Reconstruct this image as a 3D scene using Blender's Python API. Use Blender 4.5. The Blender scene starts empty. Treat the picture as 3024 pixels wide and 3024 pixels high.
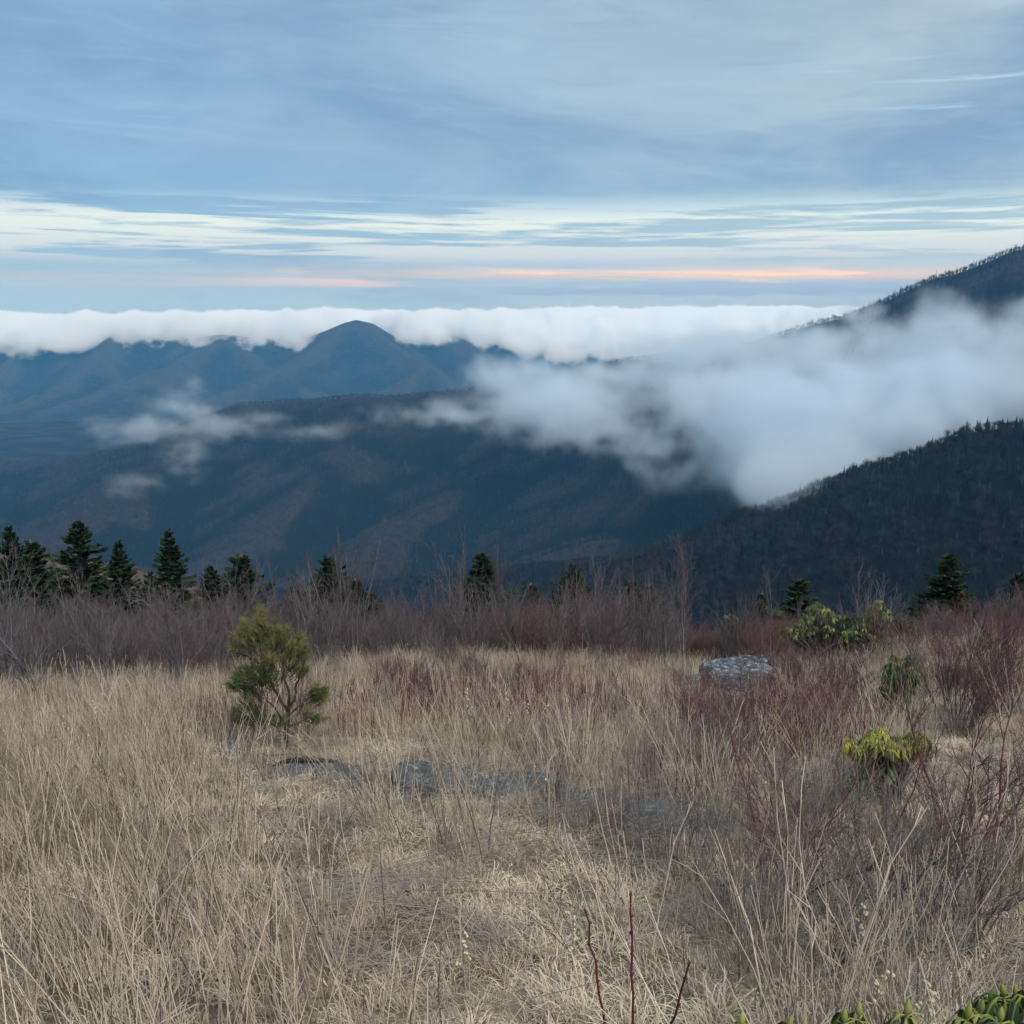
import bpy, math, random
import numpy as np
from mathutils import Vector, Matrix
R = math.radians
scene = bpy.context.scene
COL = scene.collection
rng = np.random.default_rng(7)
random.seed(7)

# ------------------------------------------------------------------ camera
PITCH = R(11.1)
FPX = 1027.0
cam_d = bpy.data.cameras.new('camera')
cam_d.sensor_width = 36; cam_d.lens = 36*FPX/1024
cam_d.clip_start = 0.05; cam_d.clip_end = 90000
cam = bpy.data.objects.new('camera', cam_d); COL.objects.link(cam)
cam.location = (0, 0, 0); cam.rotation_euler = (math.pi/2-PITCH, 0, 0)
scene.camera = cam

def at(px, py, Y):
    """world point seen in that direction, Y metres out in front of the camera"""
    a = (px-512)/FPX; b = (512-py)/FPX
    dy = math.cos(PITCH)+b*math.sin(PITCH); dz = -math.sin(PITCH)+b*math.cos(PITCH)
    return Vector((a/dy*Y, Y, dz/dy*Y))

# ------------------------------------------------------------------ colour management, engine
vs = scene.view_settings
vs.view_transform = 'Standard'; vs.look = 'None'; vs.gamma = 1; vs.use_curve_mapping = False; vs.exposure = 0.42
scene.render.engine = 'CYCLES'
cy = scene.cycles
cy.use_denoising = True; cy.denoiser = 'OPENIMAGEDENOISE'; cy.denoising_prefilter = 'ACCURATE'; cy.denoising_input_passes = 'RGB_ALBEDO_NORMAL'
cy.use_adaptive_sampling = True; cy.adaptive_threshold = 0.01
cy.max_bounces = 28; cy.diffuse_bounces = 2; cy.glossy_bounces = 1; cy.transmission_bounces = 2
cy.volume_bounces = 28; cy.transparent_max_bounces = 8
cy.volume_step_rate = 1.0; cy.volume_max_steps = 256
cy.sample_clamp_indirect = 4
cy.caustics_reflective = False; cy.caustics_refractive = False

# ------------------------------------------------------------------ node helper
class S:
    """a socket with arithmetic"""
    def __init__(s, k, sock): s.k = k; s.sock = sock
    def _m(s, op, o=None, p=None, clamp=False):
        n = s.k.new('ShaderNodeMath'); n.operation = op; n.use_clamp = clamp
        for i, v in enumerate((s, o, p)):
            if v is None: continue
            s.k.put(v, n.inputs[i])
        return S(s.k, n.outputs[0])
    def __add__(s, o): return s._m('ADD', o)
    def __radd__(s, o): return s._m('ADD', o)
    def __sub__(s, o): return s._m('SUBTRACT', o)
    def __rsub__(s, o): return K0(s.k, o)._m('SUBTRACT', s)
    def __mul__(s, o): return s._m('MULTIPLY', o)
    def __rmul__(s, o): return s._m('MULTIPLY', o)
    def __truediv__(s, o): return s._m('DIVIDE', o)
    def max(s, o): return s._m('MAXIMUM', o)
    def min(s, o): return s._m('MINIMUM', o)
    def pow(s, o): return s._m('POWER', o)
    def smax(s, o, d): return s._m('SMOOTH_MAX', o, d)
    def clamp(s): return s._m('ADD', 0.0, clamp=True)
    def smooth(s, a, b, c=0.0, d=1.0):
        n = s.k.new('ShaderNodeMapRange'); n.interpolation_type = 'SMOOTHSTEP'
        s.k.put(s, n.inputs[0])
        for i, v in enumerate((a, b, c, d)): s.k.put(v, n.inputs[i+1])
        return S(s.k, n.outputs[0])
class K0(S):
    def __init__(s, k, v): s.k = k; s.sock = v
class Tree:
    def __init__(s, nt): s.nt = nt
    def new(s, t): return s.nt.nodes.new(t)
    def put(s, v, inp):
        if isinstance(v, S): v = v.sock
        if isinstance(v, bpy.types.NodeSocket): s.nt.links.new(v, inp)
        else: inp.default_value = v
    def vec(s, op, a, b=None, c=None, out=0):
        n = s.new('ShaderNodeVectorMath'); n.operation = op
        s.put(a, n.inputs[0])
        if b is not None: s.put(b, n.inputs[1])
        if c is not None: s.put(c, n.inputs[2])
        return S(s, n.outputs[out])
    def length(s, a): return s.vec('LENGTH', a, out=1)
    def sep(s, a):
        n = s.new('ShaderNodeSeparateXYZ'); s.put(a, n.inputs[0]); return [S(s, o) for o in n.outputs]
    def comb(s, x, y, z):
        n = s.new('ShaderNodeCombineXYZ')
        for i, v in enumerate((x, y, z)): s.put(v, n.inputs[i])
        return S(s, n.outputs[0])
    def noise(s, v, scale, detail=4, rough=.55, dist=0.0, lac=2.0, col=False):
        n = s.new('ShaderNodeTexNoise'); s.put(v, n.inputs['Vector'])
        for k, x in (('Scale', scale), ('Detail', detail), ('Roughness', rough), ('Distortion', dist), ('Lacunarity', lac)):
            s.put(x, n.inputs[k])
        return S(s, n.outputs[1 if col else 0])
    def ramp(s, f, stops, interp='EASE'):
        n = s.new('ShaderNodeValToRGB'); s.put(f, n.inputs[0]); r = n.color_ramp; r.interpolation = interp
        while len(r.elements) < len(stops): r.elements.new(0.5)
        for e, (p, c) in zip(r.elements, stops): e.position = p; e.color = (*c, 1)
        return S(s, n.outputs[0])
    def mix(s, f, a, b, mode='MIX'):
        n = s.new('ShaderNodeMix'); n.data_type = 'RGBA'; n.blend_type = mode
        s.put(f, n.inputs[0])
        for v, i in ((a, 6), (b, 7)):
            s.put((*v, 1) if isinstance(v, tuple) and len(v) == 3 else v, n.inputs[i])
        return S(s, n.outputs[2])
def lin(*c):
    return tuple((v/255/12.92 if v/255 <= .04045 else ((v/255+.055)/1.055)**2.4) for v in c)

# ------------------------------------------------------------------ world: dusk sky, broken stratus
world = bpy.data.worlds.new("World"); scene.world = world; world.use_nodes = True
nt = world.node_tree; nt.nodes.clear(); T = Tree(nt)
SUN_EL, SUN_AZ = R(48), R(150)          # soft light through the overcast, from behind the viewer
sky = T.new('ShaderNodeTexSky'); sky.sky_type = 'NISHITA'; sky.sun_disc = False
sky.sun_elevation = SUN_EL; sky.sun_rotation = SUN_AZ
tc = T.new('ShaderNodeTexCoord'); D = T.vec('NORMALIZE', tc.outputs['Generated'])
dx, dy_, dz = T.sep(D)
n = T.new('ShaderNodeMath'); n.operation = 'ARCSINE'; T.put(dz, n.inputs[0]); el = S(T, n.outputs[0])*57.2958
n = T.new('ShaderNodeMath'); n.operation = 'ARCTAN2'; T.put(dx, n.inputs[0]); T.put(dy_, n.inputs[1]); az = S(T, n.outputs[0])*57.2958
def skyn(ka, ke, detail, rough=.55, off=0.0, dist=0.0, tilt=0.0):
    e2 = el + az*tilt
    return T.noise(T.comb(az*ka+off, e2*ke, off), 1.0, detail, rough, dist)
side = az.smooth(-28, 32)                     # brighter and greyer towards the right
f = (el*(1/30.0)).clamp()
wob = (skyn(.05, .25, 3)-.5)*.02
gap = T.ramp(f+wob, [(0.0, lin(150, 176, 210)), (.032, lin(182, 186, 204)), (.045, lin(238, 206, 188)), (.062, lin(255, 217, 180)),
                 (.078, lin(200, 208, 220)), (.10, lin(204, 216, 222)), (.15, lin(226, 238, 232)), (.185, lin(208, 230, 236)),
                 (.24, lin(172, 202, 228)), (.5, lin(170, 200, 226)), (1.0, lin(180, 204, 228))])
cld = T.ramp(f, [(0.0, lin(158, 190, 210)), (.04, lin(154, 184, 208)), (.08, lin(148, 182, 208)), (.13, lin(138, 178, 206)),
                 (.19, lin(128, 168, 203)), (.3, lin(130, 165, 197)), (.55, lin(126, 160, 192)), (1.0, lin(134, 170, 204))])
cldr = T.ramp(f, [(0.0, lin(170, 188, 206)), (.05, lin(160, 178, 200)), (.09, lin(158, 188, 208)), (.16, lin(160, 192, 208)),
                 (.22, lin(134, 166, 195)), (.3, lin(144, 172, 196)), (.55, lin(156, 178, 194)), (1.0, lin(162, 182, 200))])
cloudc = T.mix(side, cld, cldr)
# broad soft mottling of the deck
mott = skyn(.045, .16, 5, .6, 3.1, .6, .04)
cloudc = T.mix((mott.smooth(.42, .72)*.55).clamp(), cloudc, T.mix(side, lin(148, 186, 218), lin(184, 202, 210)))
cloudc = T.mix((mott.smooth(.52, .32)*.6).clamp(), cloudc, lin(112, 146, 184))
tex = skyn(.16, .9, 7, .68, 12.0, .8, .05)
cloudc = T.mix((tex.smooth(.5, .75)*.2).clamp(), cloudc, T.mix(side, lin(160, 196, 224), lin(198, 214, 220)))
cloudc = T.mix((tex.smooth(.5, .3)*.22).clamp(), cloudc, T.mix(side, lin(112, 150, 192), lin(134, 154, 178)))
# streaks
st = skyn(.05, 1.05, 6, .62, 1.7, .35, .012)
fine = skyn(.12, 2.6, 5, .6, 9.2, .3)
lowm = el.smooth(2.0, 3.2)*el.smooth(6.4, 4.6)              # the band of gaps
pinkm = (el+(st-.5)*2.6).smooth(1.0, 1.7)*(el+(st-.5)*2.6).smooth(2.9, 2.0)*az.smooth(-22, 4, .12, 1.0)
him = el.smooth(5.5, 8.0)*az.smooth(8, 24)*el.smooth(16, 13)
g = (st+fine*.35-.175).smooth(.43, .54)
g2 = (st+fine*.35-.175).smooth(.585, .70)
cover = (g*lowm*.9).max((pinkm*.45+g*pinkm*.55)).max(g2*him*1.0).max((g2*.16)).clamp()
skc = T.mix(cover, cloudc, gap)
strip = skyn(.16, 1.5, 5, .6, 5.5, .4)
sm_ = (el+(strip-.5)*1.5).smooth(.75, 1.0)*(el+(strip-.5)*1.9).smooth(1.55, 1.25)*az.smooth(-8, 4)
skc = T.mix((sm_*.8).clamp(), skc, T.mix(el.smooth(.8, 1.6), lin(140, 160, 194), lin(156, 176, 206)))
corner = el.smooth(13.2, 15.4)*az.smooth(20, 25)
skc = T.mix((corner*.7).clamp(), skc, lin(205, 225, 240))
bgn = T.new('ShaderNodeBackground'); nt.links.new(sky.outputs[0], bgn.inputs[0]); bgn.inputs[1].default_value = 0.05
bgc = T.new('ShaderNodeBackground'); T.put(skc, bgc.inputs[0]); bgc.inputs[1].default_value = 0.87
mx = T.new('ShaderNodeMixShader'); mx.inputs[0].default_value = 0.94
nt.links.new(bgn.outputs[0], mx.inputs[1]); nt.links.new(bgc.outputs[0], mx.inputs[2])
wo = T.new('ShaderNodeOutputWorld'); nt.links.new(mx.outputs[0], wo.inputs[0])
world.cycles.sampling_method = 'MANUAL'; world.cycles.sample_map_resolution = 1024

sun_d = bpy.data.lights.new('sun', 'SUN'); sun_d.energy = 2.2; sun_d.angle = R(40); sun_d.color = (1.0, .95, .87)
sun = bpy.data.objects.new('sun', sun_d); COL.objects.link(sun)
sdir = Vector((math.sin(SUN_AZ)*math.cos(SUN_EL), math.cos(SUN_AZ)*math.cos(SUN_EL), math.sin(SUN_EL)))
sun.rotation_euler = sdir.to_track_quat('Z', 'Y').to_euler(); sun.location = sdir*50

# ------------------------------------------------------------------ numpy noise
_perm = rng.permutation(512); _perm = np.concatenate([_perm, _perm])
_ga = rng.random(512)*2*np.pi
def perlin(x, y):
    xi = np.floor(x).astype(int); yi = np.floor(y).astype(int); xf = x-xi; yf = y-yi
    u = xf*xf*xf*(xf*(xf*6-15)+10); v = yf*yf*yf*(yf*(yf*6-15)+10)
    def gr(ix, iy, fx, fy):
        a = _ga[_perm[(_perm[ix & 511]+(iy & 511)) & 1023]]
        return np.cos(a)*fx+np.sin(a)*fy
    a = gr(xi, yi, xf, yf); b = gr(xi+1, yi, xf-1, yf); c = gr(xi, yi+1, xf, yf-1); d = gr(xi+1, yi+1, xf-1, yf-1)
    return (a*(1-u)+b*u)*(1-v)+(c*(1-u)+d*u)*v
def fbm(x, y, o=4, g=.5):
    s = 0; a = 1.0
    for i in range(o): s = s+a*perlin(x*2**i+17.3*i, y*2**i-9.1*i); a *= g
    return s
def ridged(x, y, o=4):
    s = 0; a = 1.0
    for i in range(o): s = s+a*(1-2*np.abs(perlin(x*2**i+7.7*i, y*2**i+3.1*i))); a *= .5
    return s/1.9

# ------------------------------------------------------------------ terrain functions
_gy = np.array([-400, -3, 0, 30, 40, 60, 100, 160, 260, 420, 700])
_gz = np.array([10, -1.5, -1.9, -10.9, -14.3, -22.5, -42, -80, -140, -235, -420.])
def ground(x, y):
    x = np.asarray(x, float); y = np.asarray(y, float)
    z = (np.interp(y-1.2, _gy, _gz)+np.interp(y, _gy, _gz)+np.interp(y+1.2, _gy, _gz))/3
    near = np.clip(1-np.hypot(x, y)/2.0, 0, 1)
    z = z+(1-near)*(.16*fbm(x/3.1, y/3.1, 3)+.035*fbm(x/.55+4, y/.55, 2))
    z = z+.9*fbm(x/22+5, y/22, 2)*np.clip((y-14)/30, 0, 1)
    # grassy knoll on the right, hump in the centre of the field
    z = z+1.0*np.exp(-((x-10.5)/3.6)**2-((y-20.5)/4.5)**2)+.35*np.exp(-((x+2.0)/5)**2-((y-25)/3)**2)
    return z
def gz(x, y): return float(ground(x, y))

def hull(X, Y, lines, floor, rd=60):
    Z = np.full(X.shape, floor, float)
    for pts in lines:
        for (a, sa), (b, sb) in zip(pts[:-1], pts[1:]):
            vx, vy = b[0]-a[0], b[1]-a[1]; L2 = vx*vx+vy*vy
            t = np.clip(((X-a[0])*vx+(Y-a[1])*vy)/L2, 0, 1)
            d = np.hypot(X-a[0]-t*vx, Y-a[1]-t*vy)
            s = sa+(sb-sa)*t
            z = a[2]+(b[2]-a[2])*t-s*(np.sqrt(d*d+rd*rd)-rd)
            Z = np.maximum(Z, z)
    return Z
def L(*a): return [(at(px, py, Y), s) for px, py, Y, s in a]

NEAR = [L((1500, 330, 800, .55), (1180, 385, 850, .5), (1024, 430, 900, .47), (930, 461, 950, .5), (885, 480, 985, .8), (850, 503, 1000, 1.0), (815, 540, 1040, 1.1), (765, 562, 1120, .9), (700, 564, 1200, .55), (600, 563, 1350, .46),
          (480, 572, 1550, .46), (345, 586, 1780, .46), (240, 592, 1950, .46), (60, 640, 2100, .5))]
def near_z(x, y):
    z = hull(x, y, NEAR, -900, 30)
    return z+13*fbm(x/150, y/150, 4)-3*ridged(x/260+3, y/260, 3)
MID = [L((1500, 262, 2100, .55), (1180, 222, 2300, .52), (1080, 230, 2420, .5), (1024, 250, 2500, .5), (960, 276, 2600, .5), (900, 304, 2700, .48), (840, 322, 2800, .47), (720, 348, 3000, .42), (640, 360, 3120, .4),
         (600, 375, 3200, .39), (530, 379, 3260, .38), (440, 390, 3300, .37), (370, 399, 3350, .37), (300, 402, 3400, .38), (245, 405, 3430, .42), (212, 416, 3450, .45), (170, 436, 3500, .42), (130, 446, 3600, .4), (60, 460, 3750, .38), (-60, 472, 3800, .38), (-400, 490, 3900, .38)),
       L((575, 420, 2980, .5), (500, 470, 2680, .52), (420, 520, 2330, .52), (345, 560, 1990, .55), (325, 590, 1900, .6)),
       L((1000, 400, 2350, .5), (860, 480, 2120, .48), (700, 519, 1960, .48), (600, 545, 1820, .5), (560, 560, 1760, .5)),
       L((245, 425, 3350, .5), (140, 472, 2950, .5), (70, 520, 2500, .5), (0, 560, 2200, .5)),
       L((420, 400, 3250, .5), (330, 470, 2850, .5), (250, 530, 2450, .5), (200, 575, 2200, .5))]
def mid_z(x, y):
    z = hull(x, y, MID, -600, 35)
    return z+22*fbm(x/420+9, y/420, 5, .52)+16*ridged(x/520, y/520, 4)-8
FAR = [L((-500, 330, 9300, .6), (-150, 345, 9200, .6), (0, 338, 8900, .6), (115, 331, 8600, .6), (170, 340, 8600, .6), (225, 334, 8500, .6), (290, 340, 8500, .6), (325, 331, 8450, .6), (345, 323, 8400, .62), (356, 320, 8400, .62), (370, 323, 8400, .62), (392, 340, 8450, .6),
          (420, 345, 8700, .6), (452, 331, 8800, .6), (478, 338, 8900, .58), (530, 350, 9000, .5), (620, 353, 9200, .5), (760, 350, 9500, .5), (1000, 345, 9800, .5), (1500, 340, 10000, .5)),
       L((360, 321, 8400, .62), (392, 343, 7900, .62), (425, 366, 7350, .6), (470, 395, 6700, .55), (520, 420, 6200, .5)),
       L((345, 323, 8400, .62), (312, 350, 7800, .62), (265, 374, 7300, .6), (215, 398, 6800, .55), (170, 420, 6400, .5)),
       L((225, 335, 8500, .62), (175, 362, 7800, .62), (120, 382, 7300, .6), (45, 408, 6800, .55), (0, 430, 6400, .5)),
       L((225, 335, 8500, .62), (262, 362, 7900, .6), (300, 385, 7300, .55), (350, 402, 6900, .5)),
       L((115, 331, 8600, .62), (98, 358, 7900, .62), (70, 380, 7400, .6), (25, 398, 7000, .55), (-60, 425, 6600, .5)),
       L((98, 358, 7900, .6), (125, 385, 7300, .6), (150, 405, 6900, .55), (165, 425, 6500, .5)),
       L((452, 332, 8800, .62), (480, 350, 8300, .6), (530, 372, 7800, .55)), L((425, 366, 7350, .6), (400, 384, 6900, .55), (360, 400, 6600, .5)),
       L((20, 350, 8400, .6), (-10, 380, 7700, .6), (-60, 400, 7300, .5))]
def far_z(x, y):
    z = hull(x, y, FAR, -700, 18)
    k = np.clip((-z-120)/250, .2, 1)
    return z+k*(36*fbm(x/700+2, y/700, 5, .5)+40*ridged(x/620+1, y/620, 5)+26*ridged(x/250+3, y/330, 4)-46)
LEFT = [L((-260, 530, 190, .6), (-80, 548, 215, .6), (30, 557, 240, .65), (75, 560, 245, .65), (125, 570, 250, .7), (180, 586, 256, .7), (235, 606, 260, .8), (290, 640, 262, .9))]
def left_z(x, y):
    return hull(x, y, LEFT, -260, 6)+1.8*fbm(x/50, y/50, 4)

def grid_mesh(name, xs, ys, fz, mat, spur=None):
    X, Y = np.meshgrid(xs, ys); Z = fz(X, Y); o = grid_from(name, X, Y, Z, mat)
    if spur:                                   # how far a place stands out as a spur: bare hardwoods there, spruce in the hollows
        r, k = spur; v = (Z-(fz(X+r, Y)+fz(X-r, Y)+fz(X, Y+r)+fz(X, Y-r))/4)/k*.5+.5
        a = o.data.attributes.new('spur', 'FLOAT', 'POINT'); a.data.foreach_set('value', np.clip(v, 0, 1).astype(np.float32).ravel())
    return o
def grid_from(name, X, Y, Z, mat, wrap=False):
    h, w = X.shape
    V = np.stack([X, Y, Z], -1).reshape(-1, 3).astype(np.float32)
    i = np.arange(h-1)[:, None]*w+np.arange(w if wrap else w-1)[None]
    j = i+1 if not wrap else np.where((i % w) == w-1, i-w+1, i+1)
    F = np.stack([i, j, j+w, i+w], -1).reshape(-1, 4)
    return mesh_obj(name, V, F, mat, smooth=True)
def mesh_data(name, V, F, smooth=False, mats=None, mi=None):
    V = np.asarray(V, np.float32); F = np.asarray(F, np.int32)
    me = bpy.data.meshes.new(name); me.vertices.add(len(V)); me.vertices.foreach_set('co', V.ravel())
    k = F.shape[1]; me.loops.add(F.size); me.loops.foreach_set('vertex_index', F.ravel())
    me.polygons.add(len(F)); me.polygons.foreach_set('loop_start', np.arange(len(F), dtype=np.int32)*k)
    if mats:
        for m in mats: me.materials.append(m)
    if mi is not None: me.polygons.foreach_set('material_index', np.asarray(mi, np.int32))
    me.update(calc_edges=True)
    if smooth: me.polygons.foreach_set('use_smooth', np.ones(len(F), bool))
    return me
def mesh_obj(name, V, F, mat, parent=None, smooth=False, loc=(0, 0, 0)):
    me = mesh_data(name, V, F, smooth, [mat] if mat else None)
    o = bpy.data.objects.new(name, me); COL.objects.link(o); o.location = loc
    if parent: o.parent = parent
    return o
def tag(o, label=None, cat=None, group=None, kind=None):
    for k, v in (('label', label), ('category', cat), ('group', group), ('kind', kind)):
        if v: o[k] = v
    return o

# ------------------------------------------------------------------ materials
def mat_new(name):
    m = bpy.data.materials.new(name); m.use_nodes = True; nt = m.node_tree
    b = nt.nodes['Principled BSDF']; b.inputs['Roughness'].default_value = .85; b.inputs['Specular IOR Level'].default_value = .15
    return m, Tree(nt), b
def pos(T):
    g = T.new('ShaderNodeNewGeometry'); return g.outputs['Position']
def forest_floor(name, cols, s, bump=0.0, bs=1.0):
    m, T, b = mat_new(name); p = pos(T)
    n1 = T.noise(p, s, 5, .6); n2 = T.noise(T.vec('ADD', p, (500., 300., 0.)), s*7, 4, .65)
    c = T.mix(n1.smooth(.4, .62), cols[0], cols[1])
    if len(cols) > 3:
        at_ = T.new('ShaderNodeAttribute'); at_.attribute_name = 'spur'; v = S(T, at_.outputs['Fac'])+(n1-.5)*.5
        c = T.mix(v.smooth(.4, .75), c, cols[3]); c = T.mix((v.smooth(.5, .2)*.8).clamp(), c, cols[1])
    c = T.mix((n2.smooth(.42, .66)*.75).clamp(), c, cols[2])
    n4 = T.noise(p, s*34, 3, .75); c = T.mix((n4.smooth(.54, .66)*.7).clamp(), c, tuple(v*.35 for v in cols[1])); c = T.mix((n4.smooth(.46, .36)*.5).clamp(), c, tuple(v*1.7 for v in cols[2]))
    T.put(c, b.inputs['Base Color'])
    if bump:
        h = T.noise(p, bs, 3, .7)
        bn = T.new('ShaderNodeBump'); bn.inputs['Strength'].default_value = 1.0; bn.inputs['Distance'].default_value = bump
        T.put(h, bn.inputs['Height']); T.nt.links.new(bn.outputs[0], b.inputs['Normal'])
    return m
# ------------------------------------------------------------------ large structure
M_far = forest_floor('far_wooded_slope', ((.02, .02, .022), (.008, .013, .015), (.028, .026, .026), (.045, .04, .034)), .0016, 42, .03)
M_mid = forest_floor('wooded_slope', ((.006, .007, .007), (.003, .006, .006), (.009, .008, .008), (.035, .028, .027)), .006, 3, .12)
M_near = forest_floor('forest_floor', ((.007, .006, .006), (.004, .005, .005), (.010, .008, .007)), .02, .5, .5)
far = grid_mesh('far_mountain', np.linspace(-8200, 8200, 700), np.linspace(5000, 10500, 330), far_z, M_far, (160, 26))
tag(far, 'distant blue wooded mountain range under the bank of cloud', kind='structure')
mid = grid_mesh('middle_ridge', np.linspace(-4200, 3300, 560), np.linspace(1500, 5600, 330), mid_z, M_mid, (70, 7))
tag(mid, 'long dark forested ridge climbing to the peak on the right', kind='structure')
near = grid_mesh('near_forested_ridge', np.linspace(-1500, 1500, 340), np.linspace(280, 2300, 260), near_z, M_near)
tag(near, 'nearer dark wooded hillside on the right with spruces on its crest', kind='structure')
M_brn = forest_floor('brown_brush_ground', ((.095, .075, .055), (.055, .045, .032), (.125, .095, .07)), .05, .5, .9)
left = grid_mesh('brown_hillside', np.linspace(-330, 60, 150), np.linspace(120, 420, 100), left_z, M_brn)
tag(left, 'brown brushy hillside behind the spruces on the left', kind='structure')
m_, T_, b_ = mat_new('valley_floor'); b_.inputs['Base Color'].default_value = (.035, .04, .035, 1)
vf = mesh_obj('valley_floor', [(-12400, -12400, -800), (12400, -12400, -800), (12400, 12400, -800), (-12400, 12400, -800)], [(0, 1, 2, 3)], m_)
tag(vf, 'wooded valley floor far below', kind='structure')

# ------------------------------------------------------------------ air and low clouds
def volume_mat(name, color, density, aniso=0.0, grid=True):
    m = bpy.data.materials.new(name); m.use_nodes = True; nt = m.node_tree; nt.nodes.clear()
    p = nt.nodes.new('ShaderNodeVolumePrincipled'); p.inputs['Color'].default_value = (*color, 1)
    p.inputs['Anisotropy'].default_value = aniso
    p.inputs['Density'].default_value = density
    if not grid: p.inputs['Density Attribute'].default_value = ''
    o = nt.nodes.new('ShaderNodeOutputMaterial'); nt.links.new(p.outputs[0], o.inputs['Volume'])
    return m
def box_mesh(name, lo, hi, mat):
    x0, y0, z0 = lo; x1, y1, z1 = hi
    V = [(x0, y0, z0), (x1, y0, z0), (x1, y1, z0), (x0, y1, z0), (x0, y0, z1), (x1, y0, z1), (x1, y1, z1), (x0, y1, z1)]
    F = [(3, 2, 1, 0), (4, 5, 6, 7), (0, 1, 5, 4), (1, 2, 6, 5), (2, 3, 7, 6), (3, 0, 4, 7)]
    return mesh_obj(name, V, F, mat)
HZ = volume_mat('haze_air', (.15, .55, 1.0), 6e-5, 0.0, grid=False)
for n_ in HZ.node_tree.nodes:
    if 'Absorption Color' in n_.inputs: n_.inputs['Absorption Color'].default_value = (1, 1, 1, 1)   # air scatters, it does not absorb
haze = box_mesh('haze', (-12500, -12500, -801.5), (12500, 12500, 285), HZ)
tag(haze, 'thin blue haze in the valley air', kind='stuff')

def fog_volume(name, label, cat, lo, hi, res, blobs, pw_, nsc, amp, soft, stretch=(1, 1, 1), mat=None, sheet=None):
    """a real volume: soft blobs eroded by noise, sampled into a grid over the box lo..hi"""
    me = bpy.data.meshes.new(name); o = bpy.data.objects.new(name, me); COL.objects.link(o)
    ng = bpy.data.node_groups.new(name+'_density', 'GeometryNodeTree')
    ng.interface.new_socket('Geometry', in_out='OUTPUT', socket_type='NodeSocketGeometry')
    T = Tree(ng)
    pz = T.new('GeometryNodeInputPosition').outputs[0]
    q = T.vec('MULTIPLY', pz, stretch)
    wv = T.vec('SUBTRACT', T.noise(q, nsc*.6, 3, .5, col=True), (.5, .5, .5))
    pw = T.vec('ADD', pz, T.vec('MULTIPLY', wv, tuple(.5/nsc*amp for _ in range(3))))
    f = None
    for (px, py, Y, rx, rz, ry, w) in blobs:
        c = at(px, py, Y); k = Y/FPX
        d = T.length(T.vec('MULTIPLY', T.vec('SUBTRACT', pw, tuple(c)), (1/(rx*k), 1/ry, 1/(rz*k))))
        v = (1.0-d)*w
        f = v if f is None else f.smax(v, .25)
    if sheet: f = sheet(T, pw, f)
    nz = T.noise(q, nsc, 8, .64, .4)
    nz2 = T.noise(T.vec('ADD', q, (913., 77., 31.)), nsc*3.3, 5, .6)
    f = f+(nz-.5)*(2.2*amp)+(nz2-.5)*(.8*amp)
    den = f.smooth(0.0, soft)
    den = den.pow(pw_)
    vc = T.new('GeometryNodeVolumeCube'); T.put(den, vc.inputs['Density'])
    vc.inputs['Min'].default_value = lo; vc.inputs['Max'].default_value = hi
    for a, b in zip('XYZ', res): vc.inputs['Resolution '+a].default_value = b
    sm = T.new('GeometryNodeSetMaterial'); ng.links.new(vc.outputs[0], sm.inputs[0])
    sm.inputs['Material'].default_value = mat
    out = T.new('NodeGroupOutput'); ng.links.new(sm.outputs[0], out.inputs[0])
    md = o.modifiers.new('density', 'NODES'); md.node_group = ng
    me.materials.append(mat)
    tag(o, label, kind='stuff')
    return o
FM = volume_mat('low_cloud', (.82, .90, .965), .012)
fog_volume('fog_bank', 'thick white fog bank spilling down between the ridges', 'fog', (-620, 930, -430), (1500, 2950, 150), (330, 270, 100),
    [(776, 488, 975, 46, 34, 70, 1.5), (800, 470, 1060, 40, 30, 70, 1.3), (700, 350, 2750, 120, 24, 150, .85), (610, 372, 2800, 60, 20, 120, .8), (784, 474, 1150, 50, 46, 90, 1.1), (800, 450, 1600, 110, 62, 190, 1.25), (750, 430, 1700, 75, 45, 180, 1.05), (830, 410, 1700, 150, 60, 230, 1.2), (920, 395, 1800, 210, 58, 240, 1.25), (990, 365, 1950, 190, 60, 200, 1.2), (960, 322, 2060, 62, 34, 120, 1.0),
     (1060, 350, 2000, 130, 60, 200, 1.1), (735, 395, 2100, 120, 42, 250, 1.1), (830, 350, 2300, 160, 36, 220, .9), (730, 362, 2400, 130, 24, 180, .8), (640, 380, 2450, 90, 18, 160, .8),
     (570, 402, 2400, 135, 33, 260, 1.2), (515, 380, 2500, 62, 28, 160, 1.0), (610, 425, 2300, 100, 24, 200, 1.0), (455, 411, 2400, 95, 12, 160, .85), (870, 320, 2500, 70, 16, 120, .6), (700, 470, 1900, 60, 22, 120, .55), (660, 450, 2000, 60, 14, 120, .5)],
    1.6, .0062, 1.15, .7, mat=FM)
FW = volume_mat('thin_fog', (.90, .95, .99), .0062)
fog_volume('fog_wisp', 'thin torn wisps of fog over the dark ridge on the left', 'fog', (-1330, 2550, -520), (-380, 3150, -150), (190, 110, 80),
    [(150, 428, 2850, 78, 18, 130, 1.0), (182, 408, 2850, 48, 24, 110, .9), (195, 385, 2850, 16, 24, 60, .6), (220, 425, 2850, 60, 18, 130, .9), (190, 455, 2750, 30, 30, 90, .85), (140, 480, 2650, 44, 16, 80, .8), (125, 492, 2600, 24, 12, 60, .6),
     (310, 428, 2900, 60, 13, 100, .85), (262, 415, 2900, 50, 13, 90, .7)],
    1.7, .010, 1.15, .9, stretch=(.75, 1, 1.3), mat=FW)
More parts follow.
